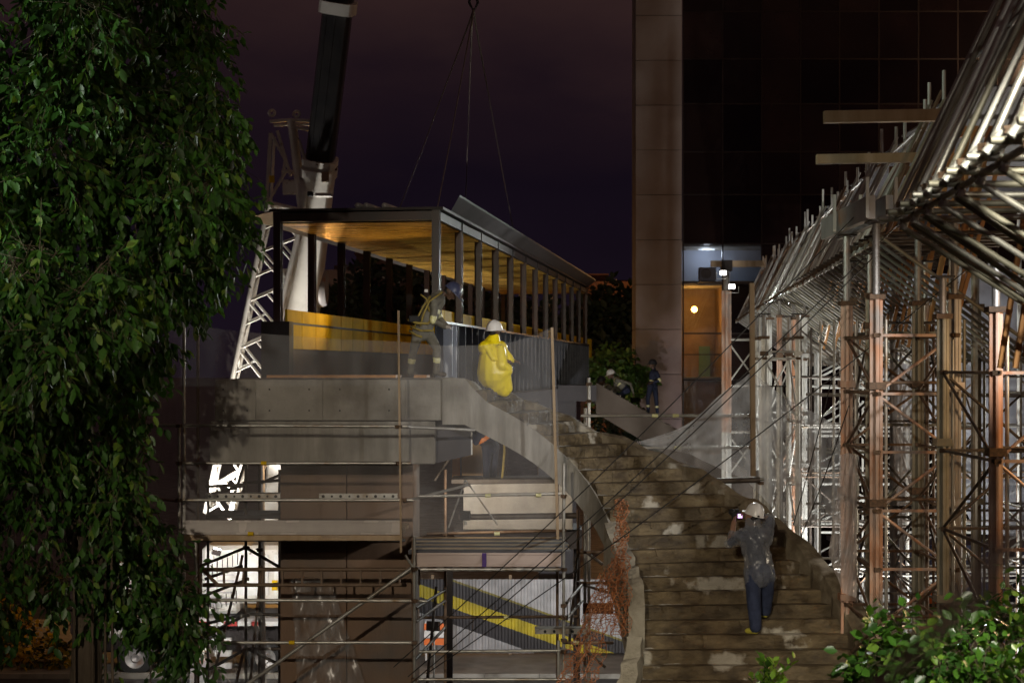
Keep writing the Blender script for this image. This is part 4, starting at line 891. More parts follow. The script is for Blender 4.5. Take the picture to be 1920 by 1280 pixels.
# guy cables
for lst, lb_ in (([(738,1250,23.2),(1120,866,22.0),(1144,840,21.9),(1460,534,21.2),(1622,385,20.6)], 'topmost'), ([(765,1268,23.2),(1213,842,21.9),(1460,620,21.2),(1700,405,20.0)], 'second'),
             ([(765,1285,23.2),(1180,912,21.9),(1254,845,21.7),(1447,662,21.2),(1640,480,20.2)], 'third'), ([(800,1262,23.0),(1180,973,21.8),(1363,838,21.2),(1740,560,20.0),(1830,492,19.6)], 'lowest')):
    p0, p1 = P(*lst[0]), P(*lst[-1]); mb = MB(); pts = [p0+(p1-p0)*(i/20)-Vector((0,0,.14*math.sin(math.pi*i/20))) for i in range(21)]; mb.path(pts, .0085, 6)
    tag(mb.build('guy_cable', M['cable']), '%s of four black guy cables from scaffold foot to falsework' % lb_, 'cable', 'guy cables crossing the stair')
for a_, b_, lb_ in (((1487,985,24),(1562,700,21.2),'steep black cable beside the hanging brown net'), ((1500,1010,23.5),(1592,760,20.9),'short black cable tied to the front shoring post')):
    mb = MB(); p0, p1 = P(*a_), P(*b_); mb.path([p0+(p1-p0)*(i/10)-Vector((0,0,.06*math.sin(math.pi*i/10))) for i in range(11)], .008, 6); tag(mb.build('guy_cable', M['cable']), lb_, 'cable')
mb = MB(); p0, p1 = P(1600,1330,1.15), P(1935,960,1.0); mb.path([p0+(p1-p0)*(i/8)-Vector((0,0,.008*math.sin(math.pi*i/8))) for i in range(-6, 16)], .0055, 8)
tag(mb.build('foreground_cable', mk('grey_cable', (.75,.62,.52), None, rough=.6)), 'blurred grey cable passing diagonally above the glossy shrub', 'cable')
# ------------------------------------------------------------------ shoring towers
OP, GP, OL, WT = M['orange_post'], M['grey_post'], M['galv_olive'], M['white_tube']
def tower(D, X0, X1, dep, ztop, label, mats, lev, group=None, name='shoring_tower', jack=0.0, pr=.075, zlow=4.0, brace=True, bm=None, phase=0.0):
    t = empty(name, ((X0+X1)/2, D+dep/2, 0), label, 'shoring tower', group); bm = bm or M['rust_tube']
    cs = [(X0, D), (X1, D), (X1+.05, D+dep), (X0+.05, D+dep)]
    for i, (x, y) in enumerate(cs):
        rod('post', (x,y,.02), (x,y,ztop), pr, mats[i % len(mats)], t, 'post')
        slab('base_plate', (x,y,.012), (.25,.25,.02), M['rust'], t)
        if D < 28: rod('side_tube', (x+.14,y+.06,.02), (x+.14,y+.06,ztop-.25), .022, [M['galv'], OL, M['rust_tube']][i % 3], t)
        if jack:
            rod('screw_jack', (x,y,ztop), (x,y,ztop+jack), pr*.62, GP, t, 'screw'); slab('head_plate', (x,y,ztop+jack+.012), (.24,.24,.024), M['steel_dark'], t)
            slab('jack_nut', (x,y,ztop+.03), (.2,.2,.06), M['rust'], t)
        for z in np.arange(zlow+phase, ztop, lev*2): slab('joint_collar', (x,y,z+.1), (pr*2.5,pr*2.5,.09), mats[i % len(mats)] if i % 2 else M['rust'], t)
    zs = list(np.arange(zlow+phase, ztop-.1, lev))
    for j, z in enumerate(zs):
        for i in range(4):
            (xa_, ya), (xb_, yb) = cs[i], cs[(i+1) % 4]
            rod('ledger', (xa_,ya,z), (xb_,yb,z), .024, bm if i else mats[0], t, 'box', .035)
            if i == 0 and j % 2 == 0: rod('ledger', (xa_,ya,z+.14), (xb_,yb,z+.14), .02, bm, t)
            if brace and j+1 < len(zs):
                a, c_ = (xa_,ya,z), (xb_,yb,zs[j+1])
                if (j+i) % 2: a, c_ = (xb_,yb,z), (xa_,ya,zs[j+1])
                rod('brace', a, c_, .019, bm if i else mats[0], t)
        for x, y in cs: coupler((x,y-.05,z), t, M['rust'], .05)
    return t
tower(20.0, 4.55, 5.53, 2.0, 9.86, 'front shoring tower with orange posts and threaded jacks beside the stair', [OP, GP, OL, OP], .73, jack=.95, pr=.083, zlow=4.3)
tower(17.2, 5.2, 6.3, 2.3, 9.6, 'grey and orange shoring tower behind the glossy shrub', [OP, OL, GP, OL], .95, jack=.5, pr=.075, phase=.2, bm=M['dark_tube'])
tower(22.6, 5.05, 6.2, 1.6, 10.0, 'olive shoring tower directly behind the front orange tower', [OL, OL, GP, GP], 1.3, jack=.6, pr=.06, phase=.3, bm=M['dark_tube'])
tower(26.5, 6.7, 7.7, 1.8, 10.0, 'rust brown shoring tower below the middle of the falsework', [OP, OL, OP, GP], 1.3, jack=.5, pr=.07, phase=.1, bm=M['galv'])
tower(33.0, 5.2, 5.9, 1.4, 9.6, 'floodlit pale shoring tower beside the white net', [WT, WT, WT, WT], 1.3, jack=.5, pr=.06, bm=WT)
tower(38.0, 6.35, 6.95, 1.8, 10.2, 'floodlit shoring tower with orange tops behind the mast', [OP, WT, OP, WT], 1.3, jack=.4, pr=.065, bm=WT)
# lone prop that carries the two floodlights
pp = empty('steel_prop', (P(1362,0,45).x, 45, 0), 'tall orange and white steel prop carrying two floodlights', 'prop')
q = P(1362, 505, 45)
rod('post', (q.x,45,0), (q.x,45,7.2), .14, WT, pp, 'post'); rod('post', (q.x,45,7.2), (q.x,45,q.z-.6), .14, OP, pp, 'post')
rod('screw_jack', (q.x,45,q.z-.6), (q.x,45,q.z), .09, GP, pp, 'screw'); slab('fork_head', (q.x,45,q.z+.1), (.3,.3,.3), M['steel_dark'], pp)
a, b_ = P(1333,500,45), P(1432,500,45); slab('timber_beam', ((a.x+b_.x)/2, 45, a.z+.08), (b_.x-a.x,.2,.17), M['timber'], pp)
for i in range(7):
    z = 2+i*1.3; rod('rung', (q.x,45,z), (q.x+.95,45,z), .04, WT, pp)
    rod('brace', (q.x,45,z), (q.x+.95,45,z+(1.3 if i % 2 else -1.3)), .025, WT, pp)
rod('post', (q.x+.95,45,0), (q.x+.95,45,10.6), .05, WT, pp)
# white frame scaffold in the floodlight
for X0, D, lb_ in ((7.95, 41.5, 'white frame scaffold with roof shaped braces under the ramp, nearer row'), (8.3, 44.5, 'white frame scaffold with roof shaped braces under the ramp, farther row')):
    t = empty('frame_scaffold', (X0+2, D, 0), lb_, 'scaffold'); nb_ = 3; w = 2.3
    for i in range(nb_+1): rod('standard', (X0+i*w,D,0), (X0+i*w,D,9.4), .045, WT, t)
    for j in range(7):
        z = 1.0+j*1.25
        for i in range(nb_):
            x0_, x1_ = X0+i*w, X0+(i+1)*w; mx_ = (x0_+x1_)/2
            rod('ledger', (x0_,D,z), (x1_,D,z), .036, WT, t); rod('ledger', (x0_,D,z+.22), (x1_,D,z+.22), .026, WT, t)
            rod('brace', (x0_,D,z+.25), (mx_,D,z+.85), .028, WT, t); rod('brace', (x1_,D,z+.25), (mx_,D,z+.85), .028, WT, t); rod('king_post', (mx_,D,z-.2), (mx_,D,z+.9), .03, WT, t)
# denser tube scaffolds under the ramp, dark and galvanised
for X0, D, nb_, w, lv, mts, lb_ in ((5.9, 29.5, 5, 1.15, 1.05, ('galv','dark_tube','galv_olive'), 'dense birdcage scaffold of thin tubes, row nearest the shoring towers'),
                                    (6.6, 35.5, 6, 1.25, 1.1, ('dark_tube','rust_tube','galv'), 'dense birdcage scaffold of thin tubes, row before the white frames')):
    t = empty('birdcage_scaffold', (X0+3, D, 0), lb_, 'scaffold')
    for i in range(nb_+1):
        for dd in (0, 1.3): rod('standard', (X0+i*w,D+dd,0), (X0+i*w+.04,D+dd,9.9), .0242, M[mts[i % 3]], t)
    zs = [2.2+j*lv for j in range(7)]
    for j, z in enumerate(zs):
        for dd in (0, 1.3): rod('ledger', (X0-.25,D+dd-.05,z), (X0+nb_*w+.3,D+dd-.05,z+random.uniform(-.03,.03)), .0242, M[mts[j % 3]], t)
        for i in range(nb_):
            if (i+j) % 2: rod('brace', (X0+i*w,D-.08,z), (X0+(i+1)*w,D-.08,z+lv), .021, M[mts[(i+j) % 3]], t)
            if (i+j) % 3 == 0: rod('brace', (X0+(i+1)*w,D+1.25,z), (X0+i*w,D+1.25,z+lv), .021, M[mts[i % 3]], t)
            if i % 2: rod('transom', (X0+i*w,D-.15,z+.05), (X0+i*w,D+1.45,z+.05), .0242, M[mts[0]], t)
# big floodlit posts beside the mast
for px, D, lb_ in ((1428, 30.5, 'slim floodlit white prop beside the timber mast'), (1441, 31, 'middle floodlit white prop beside the timber mast'), (1462, 31.5, 'thick floodlit white prop farther from the timber mast')):
    x = P(px,0,D).x; t = empty('steel_prop', (x,D,0), lb_, 'prop', 'white props by the mast')
    rod('post', (x,D,.02), (x,D,P(0,725,D).z), .045 if px < 1440 else .065, WT, t, 'post'); slab('base_plate', (x,D,.012), (.3,.3,.02), M['rust'], t); slab('head_plate', (x,D,P(0,725,D).z+.012), (.22,.22,.024), M['steel_dark'], t)
# ------------------------------------------------------------------ sloping tube falsework along the ramp edge
fw = empty('ramp_falsework', (6, 30, 0), 'long sloping falsework of galvanised tubes receding along the ramp edge', 'falsework')
ZL = 10.83
def ledge(D): return Vector((4.87+.0905*(D-20), D, ZL))
D = 22.0; i = 0
while D < 61:
    b = ledge(D); up = 1.72+.12*math.sin(i*.8); ln = .86+random.uniform(-.05,.05)
    mt = random.choice([M['galv'], M['galv'], OL, WT, M['rust_tube']])
    lean = Vector((ln, random.uniform(-.35,.4), up))
    rod('raker_tube', b-lean*.06, b+lean*(1.05+random.uniform(0,.12)), .027, mt, fw)
    if i % 3 == 0: rod('raker_tube', b+Vector((.1,.16,-.05)), b+Vector((.1,.5,0))+lean*1.02, .027, M['rust_tube'], fw)
    rod('strut_tube', b+Vector((.02,-.06,-.04)), b+Vector((2.4,-.06+random.uniform(-.1,.1),-1.75)), .027, G if i % 2 else OL, fw)
    if D < 34: rod('transom_tube', b+Vector((-.12,.05,.02)), b+Vector((2.2,.05,.05)), .026, M['dark_tube'], fw)
    coupler(b, fw, M['rust'], .06)
    e = b+lean*1.08
    if i % 2 == 0: rod('edge_stub', e+Vector((0,0,-.1)), e+Vector((0,0,.3+random.uniform(0,.15))), .026, WT, fw)
    D += .62 if D < 40 else .75; i += 1
for (dx, dz, r, mt) in ((0,-.06,.027,'galv'), (.12,.02,.027,'rust_tube'), (.85,1.72,.027,'rust_tube'), (2.5,-1.7,.027,'dark_tube'), (1.3,-.9,.027,'dark_tube')):
    for d0, d1 in ((22, 32), (32, 46), (46, 61)):
        rod('runner_tube', ledge(d0)+Vector((dx,0,dz)), ledge(d1)+Vector((dx,0,dz)), r, M[mt], fw)
# the near block of the same falsework, standing close to the viewer
nf = empty('ramp_falsework', (5, 11, 0), 'near block of thick inclined tubes and couplers above the shrub', 'falsework')
def nledge(D): return Vector((3.2-(13.5-D)*.096, D, 10.3))
for i, D in enumerate((13.6, 13.0, 12.35, 11.7, 11.0, 10.3, 9.6, 8.9, 8.2)):
    b = nledge(D); lean = Vector((.66+random.uniform(-.04,.04), random.uniform(-.1,.25), 1.3))
    rod('raker_tube', b-lean*.03+Vector((.03,0,0)), b+lean*1.5, .0242, [M['galv'], OL, WT][i % 3], nf)
    if i != 3: rod('raker_tube', b+Vector((.13,.12,.0)), b+Vector((.13,.12,0))+lean*1.45, .0242, [OL, M['galv'], M['galv'], M['dark_tube']][i % 4], nf)
    rod('transom_tube', b+Vector((-.09,.03,-.03)), b+Vector((2.4,.03+random.uniform(-.08,.08),-.02+random.uniform(-.03,.03))), .0242, OL if i % 3 else G, nf)
    rod('strut_tube', b+Vector((.08,-.06,-.1)), b+Vector((2.3,-.06+random.uniform(-.08,.08),-1.5)), .0242, [OL, G, OL, G][i % 4], nf)
    if i in (1, 2, 4): rod('strut_tube', b+Vector((.1,.03,-.12)), b+Vector((2.3,.05,-1.62)), .0242, OL, nf)
    rod('stub_tube', b+Vector((.0,-.05,-.02)), b+Vector((.1,-.05,.11)), .029, WT, nf); rod('stub_tube', b+Vector((.1,-.07,-.13)), b+Vector((.13,-.07,-.03)), .026, WT, nf)
    for dv in ((.05,-.03,.0), (.13,.02,-.05), (.02,.04,.03)): coupler(b+Vector(dv), nf, M['rust'], .04)
    if i % 2 == 0:
        x_ = b.x+2.25; rod('standard', (x_, D, 0), (x_, D, 10.6), .03, M['galv_olive'], nf)
    rod('timber_stud', b+Vector((1.0,.2,-1.3)), b+Vector((1.35,.2,.9)), .04, M['timber_orange'], nf, 'box', .045)
    rod('timber_stud', b+Vector((1.3,.45,-1.2)), b+Vector((1.5,.45,1.1)), .04, M['timber_orange'], nf, 'box', .045)
for dx, dz, mt in ((.06,0,'galv'), (.12,-.06,'rust_tube'), (.75,1.35,'rust_tube'), (2.2,-1.45,'galv_olive'), (2.27,-.05,'galv_olive')):
    rod('runner_tube', nledge(13.75)+Vector((dx,0,dz)), nledge(8.0)+Vector((dx,0,dz)), .0242, M[mt], nf)
# timber sheeting inside the slope, lit amber
i = 0; D = 22.0
while D < 40:
    b = ledge(D)+Vector((1.15+random.uniform(-.1,.1), .1, 0))
    rod('timber_stud', b+Vector((-.1,0,-1.3+random.uniform(-.2,.2))), b+Vector((.55+random.uniform(-.15,.15),0,1.55+random.uniform(-.2,.2))), .045, M['timber_orange'], fw, 'box', .05)
    D += .4 if D < 28 else .7; i += 1
# ramp deck sheets above, on the tops of the rakers
rd = empty('ramp_deck', (9, 34, 12.6), 'plywood ramp deck laid on top of the sloping falsework', 'deck')
D = 22.0
while D < 60:
    a = ledge(D)+Vector((1.25,0,1.95)); slab('plywood_sheet', a+Vector((2.2,1.2,.1)), (4.4,2.38,.03), M['formwork'], rd); D += 2.4
for D in (25, 30, 36, 43, 50, 58):
    a = ledge(D)+Vector((1.3,0,1.86)); mb = MB(); mb.bar(a, a+Vector((4.2,0,0)), .1, .17); mb.build('joist', M['timber_orange'], rd)
    for dx in (.6, 3.8): mb = MB(); mb.tube((a.x+dx, a.y, 0), (a.x+dx, a.y, a.z-.09), .05, n=10); mb.build('prop', M['galv'] if D < 30 else WT, rd)
# twin beams on the jacks and two timbers crossing
hb = empty('header_beam', (4.6, 21, 10.84), 'grey twin steel header beam resting on the threaded jacks', 'beam')
for dx in (-.11, .11): 
    mb = MB(); p0, p1 = Vector((4.55+dx,19.75,10.99)), Vector((4.6+dx,23.0,10.99)); mb.bar(p0, p1, .09, .29); mb.build('channel', M['grey_post'], hb)
    for y in (20.0, 22.0): slab('clip', (4.55+dx*1.6,y-.3,11.1), (.04,.04,.5), WT, hb)
for (x0,x1,yc,D,h,lb_) in ((1545,1772,220,20.4,.15,'upper weathered timber crossing the threaded jacks'), (1531,1745,299,22.3,.13,'lower dark timber crossing behind the header beam')):
    a, b_ = P(x0,yc,D), P(x1,yc-4,D); mb = MB(); mb.bar(a, b_, .12, h); tag(mb.build('timber_beam', M['timber']), lb_, 'timber')
# stacked sheets and lit net panels seen through the towers
loft('debris_net', [P(1640,520,40), P(1730,515,40), P(1830,510,40), P(1980,500,40)], [P(1640,760,40), P(1730,770,40), P(1830,1000,40), P(1980,1010,40)], 6, veil('blue_white_net', (.7,.74,.85), .6, .15, scale=1.5), 'bluish white net panel far behind the shoring towers', 'net', .06, 4, seed=21)
loft('debris_net', [P(1668,682,24.6), P(1700,680,24.6), P(1745,690,24.8)], [P(1690,1100,24.8), P(1705,930,24.7), P(1722,830,24.8)], 6, NETD, 'grey net strip hanging inside the front shoring tower', 'net', .05, 4, seed=22)
# barrel
bl = empty('traffic_barrel', P(1741, 1205, 27), 'orange and white traffic barrel seen between shoring posts', 'traffic barrel')
zb = P(1741,1205,27).z; bxp = P(1741,0,27).x
plat = empty('site_platform', (bxp, 27.3, 0), 'small dark timber platform holding the traffic barrel', 'platform')
slab('deck', (bxp+.2, 27.3, zb-.06), (2.2, 1.4, .12), M['formwork'], plat)
for sx in (-.8, 1.1):
    for sy in (-.5, .5): slab('leg', (bxp+sx, 27.3+sy, (zb-.12)/2), (.1,.1,zb-.12), M['timber'], plat)
for z0, z1, mt, r0 in ((0,.12,'rubber',.3), (.12,.32,'orange_plastic',.235), (.32,.45,'white',.23), (.45,.62,'orange_plastic',.225), (.62,.68,'rubber',.2), (.68,.9,'orange_plastic',.19)):
    mb = MB(); mb.lathe([(0,z0),(r0,z0),(r0*.98,z1),(0,z1)], (bxp,27.1,zb), 20); o = mb.build('band', M[mt], bl); smooth_auto(o.data)
# ------------------------------------------------------------------ vegetation
def leaf_mat(name, c1, c2, rough=.48, trans=.25):
    m = mk(name, c1, c2, 2.5, rough, spec=.6, rnd=0); nt = m.node_tree; n = nt.nodes; l = nt.links
    bs = n['Principled BSDF']; out = n['Material Output']
    tl = n.new('ShaderNodeBsdfTranslucent'); tl.inputs[0].default_value = (c2[0]*1.6, c2[1]*1.5, c2[2]*.8, 1)
    mx = n.new('ShaderNodeMixShader'); mx.inputs[0].default_value = trans; l.new(bs.outputs[0], mx.inputs[1]); l.new(tl.outputs[0], mx.inputs[2]); l.new(mx.outputs[0], out.inputs[0]); return m
LF = [leaf_mat('tree_leaf', (.022,.075,.01), (.05,.13,.018)), leaf_mat('tree_leaf_light', (.09,.17,.02), (.13,.2,.03)), leaf_mat('tree_leaf_dark', (.014,.04,.009), (.026,.06,.012))]
SH = [leaf_mat('shrub_leaf', (.04,.12,.015), (.08,.2,.025), .22, .3), leaf_mat('shrub_leaf_light', (.13,.27,.03), (.2,.33,.05), .25, .35), leaf_mat('shrub_leaf_dark', (.02,.07,.012), (.04,.1,.02), .25, .2)]
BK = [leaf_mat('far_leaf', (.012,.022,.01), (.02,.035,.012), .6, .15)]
BKG = [leaf_mat('lit_far_leaf', (.05,.12,.02), (.09,.17,.03), .5, .25)]  # brighter copy of the far leaf, lamp light put into the colour
YF = [leaf_mat('yellow_blossom', (.55,.38,.02), (.7,.5,.03), .6, .3), leaf_mat('dull_leaf', (.03,.05,.01), (.05,.07,.015), .5, .2)]
LEAF = np.array([(0,0,0), (.26,.38,.05), (0,.45,-.03), (-.26,.38,.05), (.2,.72,.02), (-.2,.72,.02), (0,1,-.06)], float)   # x across, y along, z up
LFACE = [(0,1,2),(0,2,3),(1,4,2),(2,5,3),(2,4,6),(2,6,5)]
def rots(dirs, rolls):
    y = dirs/np.linalg.norm(dirs, axis=1, keepdims=True); ref = np.tile([0,0,1.0], (len(y),1)); ref[np.abs(y[:,2]) > .95] = [1,0,0]
    x = np.cross(y, ref); x /= np.linalg.norm(x, axis=1, keepdims=True); z = np.cross(x, y)
    c, s = np.cos(rolls)[:,None], np.sin(rolls)[:,None]; x2 = x*c+z*s; z2 = -x*s+z*c
    return np.stack([x2, y, z2], axis=2)
def leaves(pos, dirs, size, mats, mw, parent, n_ind, seed=0, width=1.0):
    """many leaves in one part, the nearest to the viewer as parts of their own"""
    r = np.random.default_rng(seed); N = len(pos); R = rots(dirs, r.uniform(-1.1,1.1,N)); mi = r.choice(len(mats), N, p=mw)
    order = np.argsort(np.linalg.norm(pos-np.array([0,0,CZ]), axis=1)); ind = order[:n_ind*3:3] if n_ind else []
    mask = np.ones(N, bool); mask[ind] = False
    lf = LEAF*np.array([width,1,1])
    V = np.einsum('nij,kj->nki', R[mask], lf)*size[mask][:,None,None]+pos[mask][:,None,:]
    n = len(V); F_ = (np.array(LFACE)[None]+(np.arange(n)*7)[:,None,None]).reshape(-1,3)
    me = bpy.data.meshes.new('foliage'); nf = len(F_)
    me.vertices.add(n*7); me.vertices.foreach_set('co', V.reshape(-1)); me.loops.add(nf*3); me.loops.foreach_set('vertex_index', F_.reshape(-1))
    me.polygons.add(nf); me.polygons.foreach_set('loop_start', np.arange(nf)*3); 
    for m in mats: me.materials.append(m)
    me.polygons.foreach_set('material_index', np.repeat(mi[mask], 6)); me.polygons.foreach_set('use_smooth', np.ones(nf, bool)); me.update(calc_edges=True)
    o = link(bpy.data.objects.new('crown', me), parent, Matrix()); o['kind'] = 'stuff'
    lm = {}
    for i in ind:
        k = int(mi[i])
        if k not in lm:
            me = bpy.data.meshes.new('leaf'); me.from_pydata([tuple(v) for v in lf], [], LFACE); me.materials.append(mats[k]); me.polygons.foreach_set('use_smooth', [True]*6); lm[k] = me
        Mx = Matrix([list(R[i][a]*size[i])+[pos[i][a]] for a in range(3)]+[[0,0,0,1]]); link(bpy.data.objects.new('leaf', lm[k]), parent, Mx)
    return o
def clump_twigs(clumps, seed, per_twig=(8,15), droop=.75, tw=.5, shell=.5):
    """twigs of leaves spread through ellipsoid clumps (centre, radii, number of twigs)"""
    r = np.random.default_rng(seed); pos = []; dirs = []; tws = []
    for c, rad, n in clumps:
        c = np.array(c); rad = np.array(rad)
        d = r.normal(size=(n,3)); d /= np.linalg.norm(d, axis=1, keepdims=True); u = shell+(1-shell)*r.random(n)**.6; u *= r.uniform(.8,1.12,n)
        for p, o in zip(c+d*rad*u[:,None], d):
            k = r.integers(*per_twig); g = o*.6+r.normal(size=3)*.35; g[2] -= droop*r.uniform(.3,1.3); g /= np.linalg.norm(g); L_ = tw*r.uniform(.6,1.3)
            ts = np.linspace(.1,1,k); q = p+np.outer(ts, g)*L_; q[:,2] -= .12*L_*ts**2; tws.append((p-g*L_*.3, p+g*L_))
            side = np.cross(g, r.normal(size=3)); side /= np.linalg.norm(side)
            for a, t in zip(q, range(k)):
                dd = g*.55+side*(1 if t % 2 else -1)*.7+r.normal(size=3)*.3+np.array([0,0,-droop]); pos.append(a+r.normal(size=3)*.015); dirs.append(dd)
    return np.array(pos), np.array(dirs), tws
def limbs(parent, base, tips, r0, name='trunk', mat=None, seed=0, h0=.35):
    rr = random.Random(seed); mb = MB(); base = Vector(base)
    top = sum((Vector(t) for t in tips), Vector())/len(tips); fork = base+(top-base)*h0
    fork.x += rr.uniform(-.2,.2); pts = [base, base+(fork-base)*.05+Vector((0,0,.02)), base+(fork-base)*.5+Vector((rr.uniform(-.15,.15),0,0)), fork]
    mb.path(pts, [r0*1.35, r0*1.1, r0*.9, r0*.75], 12); mb.build(name, mat or M['bark'], parent, smooth=True)
    for t in tips:
        t = Vector(t); m1 = fork+(t-fork)*.4+Vector((rr.uniform(-.3,.3), rr.uniform(-.3,.3), rr.uniform(0,.4))); m2 = fork+(t-fork)*.75+Vector((rr.uniform(-.3,.3), rr.uniform(-.3,.3), rr.uniform(-.1,.3)))
        b_ = MB(); b_.path([fork-Vector((0,0,.15)), m1, m2, t], [r0*.55, r0*.35, r0*.2, r0*.06], 8); b_.build('limb', mat or M['bark'], parent, smooth=True)
def twig_mesh(parent, tws, mat, r=.006, every=1):
    mb = MB()
    for a, b_ in tws[::every]: mb.tube(a, b_, r, r*.5, 3, caps=False)
    o = mb.build('twigs', mat, parent); o['kind'] = 'stuff'
# the big tree on the left
bt = empty('leafy_tree', (P(165,0,21.5).x, 21.5, 0), 'huge dark leafy tree with drooping branches beside the scaffold', 'tree')
cl = []
for (x, y, D, rx, rz, n) in ((60,60,20,1.3,1.2,200),(230,40,21.5,1.2,1.2,190),(345,50,23,.55,.8,90),(120,250,19.5,1.3,1.1,210),(300,220,21,1.0,1.1,190),(375,220,22.5,.45,.8,100),(40,420,18.8,1.0,1.1,190),(210,430,20,1.1,1.0,180),(350,400,21.5,.7,.9,140),(385,350,22.3,.4,.65,80),(385,440,22.5,.26,.4,45),
                          (70,590,18.8,.9,.8,140),(190,600,21,.8,.8,130),(300,520,22,.55,.55,90),(30,760,20,1.0,1.0,120),(160,800,21,.8,1.0,110),(190,720,22,.45,.7,80),(90,960,20.5,1.0,.9,100),(205,940,21.5,.4,.7,60),(320,1120,22,.3,.5,60),(230,1130,21.8,.45,.6,50),(40,1090,21,.7,.6,50),(-120,300,20,1.3,2,140),(-120,800,20.5,1.3,2,100),
                          (60,-130,20.5,1.6,1.1,120),(250,-110,22,1.3,1.1,110),(335,1200,22.2,.18,.25,18),(105,640,17.6,.16,.3,18),(55,500,17.8,.35,.25,26),(320,330,19.8,.6,.6,60),(180,560,18.2,.4,.35,40),(255,1040,22,.35,.4,40)):
    c = P(x, y, D); rc = random.Random(int(x*7+y)); cl.append(((c.x,c.y,c.z), (rx*.95, rx*.85, rz*.95), int(n*.3)))
    for _ in range(7):                                   # bunches of leaves inside each bough, with gaps between
        v = Vector((rc.gauss(0,1), rc.gauss(0,1)-.4, rc.gauss(0,1))).normalized()*rc.uniform(.5,.95); f_ = rc.uniform(.26,.42)
        cl.append(((c.x+v.x*rx, c.y+v.y*rx*.9, c.z+v.z*rz), (rx*f_, rx*f_, rz*f_), int(n*.1)+3))
pos, dirs, tws = clump_twigs(cl, 3)
rs = np.random.default_rng(5); keep = rs.random(len(pos)) < .93
leaves(pos[keep], dirs[keep], rs.uniform(.1,.2,keep.sum()), LF, [.66,.12,.22], bt, 300, 6, width=.95)
twig_mesh(bt, tws, M['bark'], .005)
limbs(bt, (P(165,0,21.5).x, 21.5, 0), [P(60,150,21), P(250,120,22), P(380,250,22.8), P(100,450,20.5), P(330,480,22), P(30,750,20.8)], .27, seed=4, h0=.5)
for i in range(7):
    x = 130+i*12; p = P(x, 870+random.uniform(-60,60), 21.3+random.uniform(-.2,.3)); mb = MB(); mb.path([p, p+Vector((.05,0,-1)), (p.x+random.uniform(-.05,.15), p.y, 2.0), (p.x, p.y, .1)], [.02,.02,.018,.015], 6); mb.build('aerial_root', M['bark'], bt, smooth=True)
# shrubs at the lower right (tops of small trees below the viewpoint)
def small_tree(base, cl, label, mats, mw, size, n_ind, seed, name='leafy_shrub', cat='shrub', r0=.05, per=(5,9), droop=.45, tw=.3, width=1.25, tips=None, group=None):
    t = empty(name, base, label, cat, group); cl2 = [((P(x,y,D).x, D, P(x,y,D).z), (rx, rx, rz), n) for x,y,D,rx,rz,n in cl]
    pos, dirs, tws = clump_twigs(cl2, seed, per, droop, tw, .45); r = np.random.default_rng(seed)
    leaves(pos, dirs, r.uniform(size*.7, size*1.25, len(pos)), mats, mw, t, n_ind, seed, width)
    twig_mesh(t, tws, M['bark'], size*.04)
    limbs(t, base, [c for c,_,_ in cl2][:6], r0, seed=seed, h0=.7); return t
small_tree((P(1820,0,12).x, 12, 0), [(1800,1235,11.8,.28,.18,50),(1840,1195,12.2,.2,.17,38),(1745,1265,11.8,.2,.12,34),(1870,1280,11.6,.25,.2,45),(1810,1310,11.5,.4,.2,60)], 'glossy bright green shrub at the foot of the shoring towers', SH, [.5,.17,.33], .088, 300, 31)
small_tree((P(1650,0,13).x, 13, 0), [(1690,1200,13,.22,.16,40),(1640,1215,13.2,.16,.16,28),(1625,1270,13,.12,.16,22),(1700,1240,12.8,.2,.16,30)], 'smaller dark green shrub beside the stair upstand', SH, [.5,.12,.38], .1, 120, 33)
small_tree((P(1450,0,15).x, 15, 0), [(1450,1262,15,.07,.1,9),(1445,1300,15,.12,.12,12)], 'young sprig with pale upright leaves below the photographer', SH, [.3,.6,.1], .1, 40, 35, 'young_plant', 'plant', .012, (4,7), -.5, .15)
small_tree((P(1880,0,14).x, 14, 0), [(1910,1200,14,.3,.4,50),(1890,1130,14.5,.18,.2,26)], 'dim shrub at the right behind the glossy one', SH, [.4,.05,.55], .11, 60, 36)
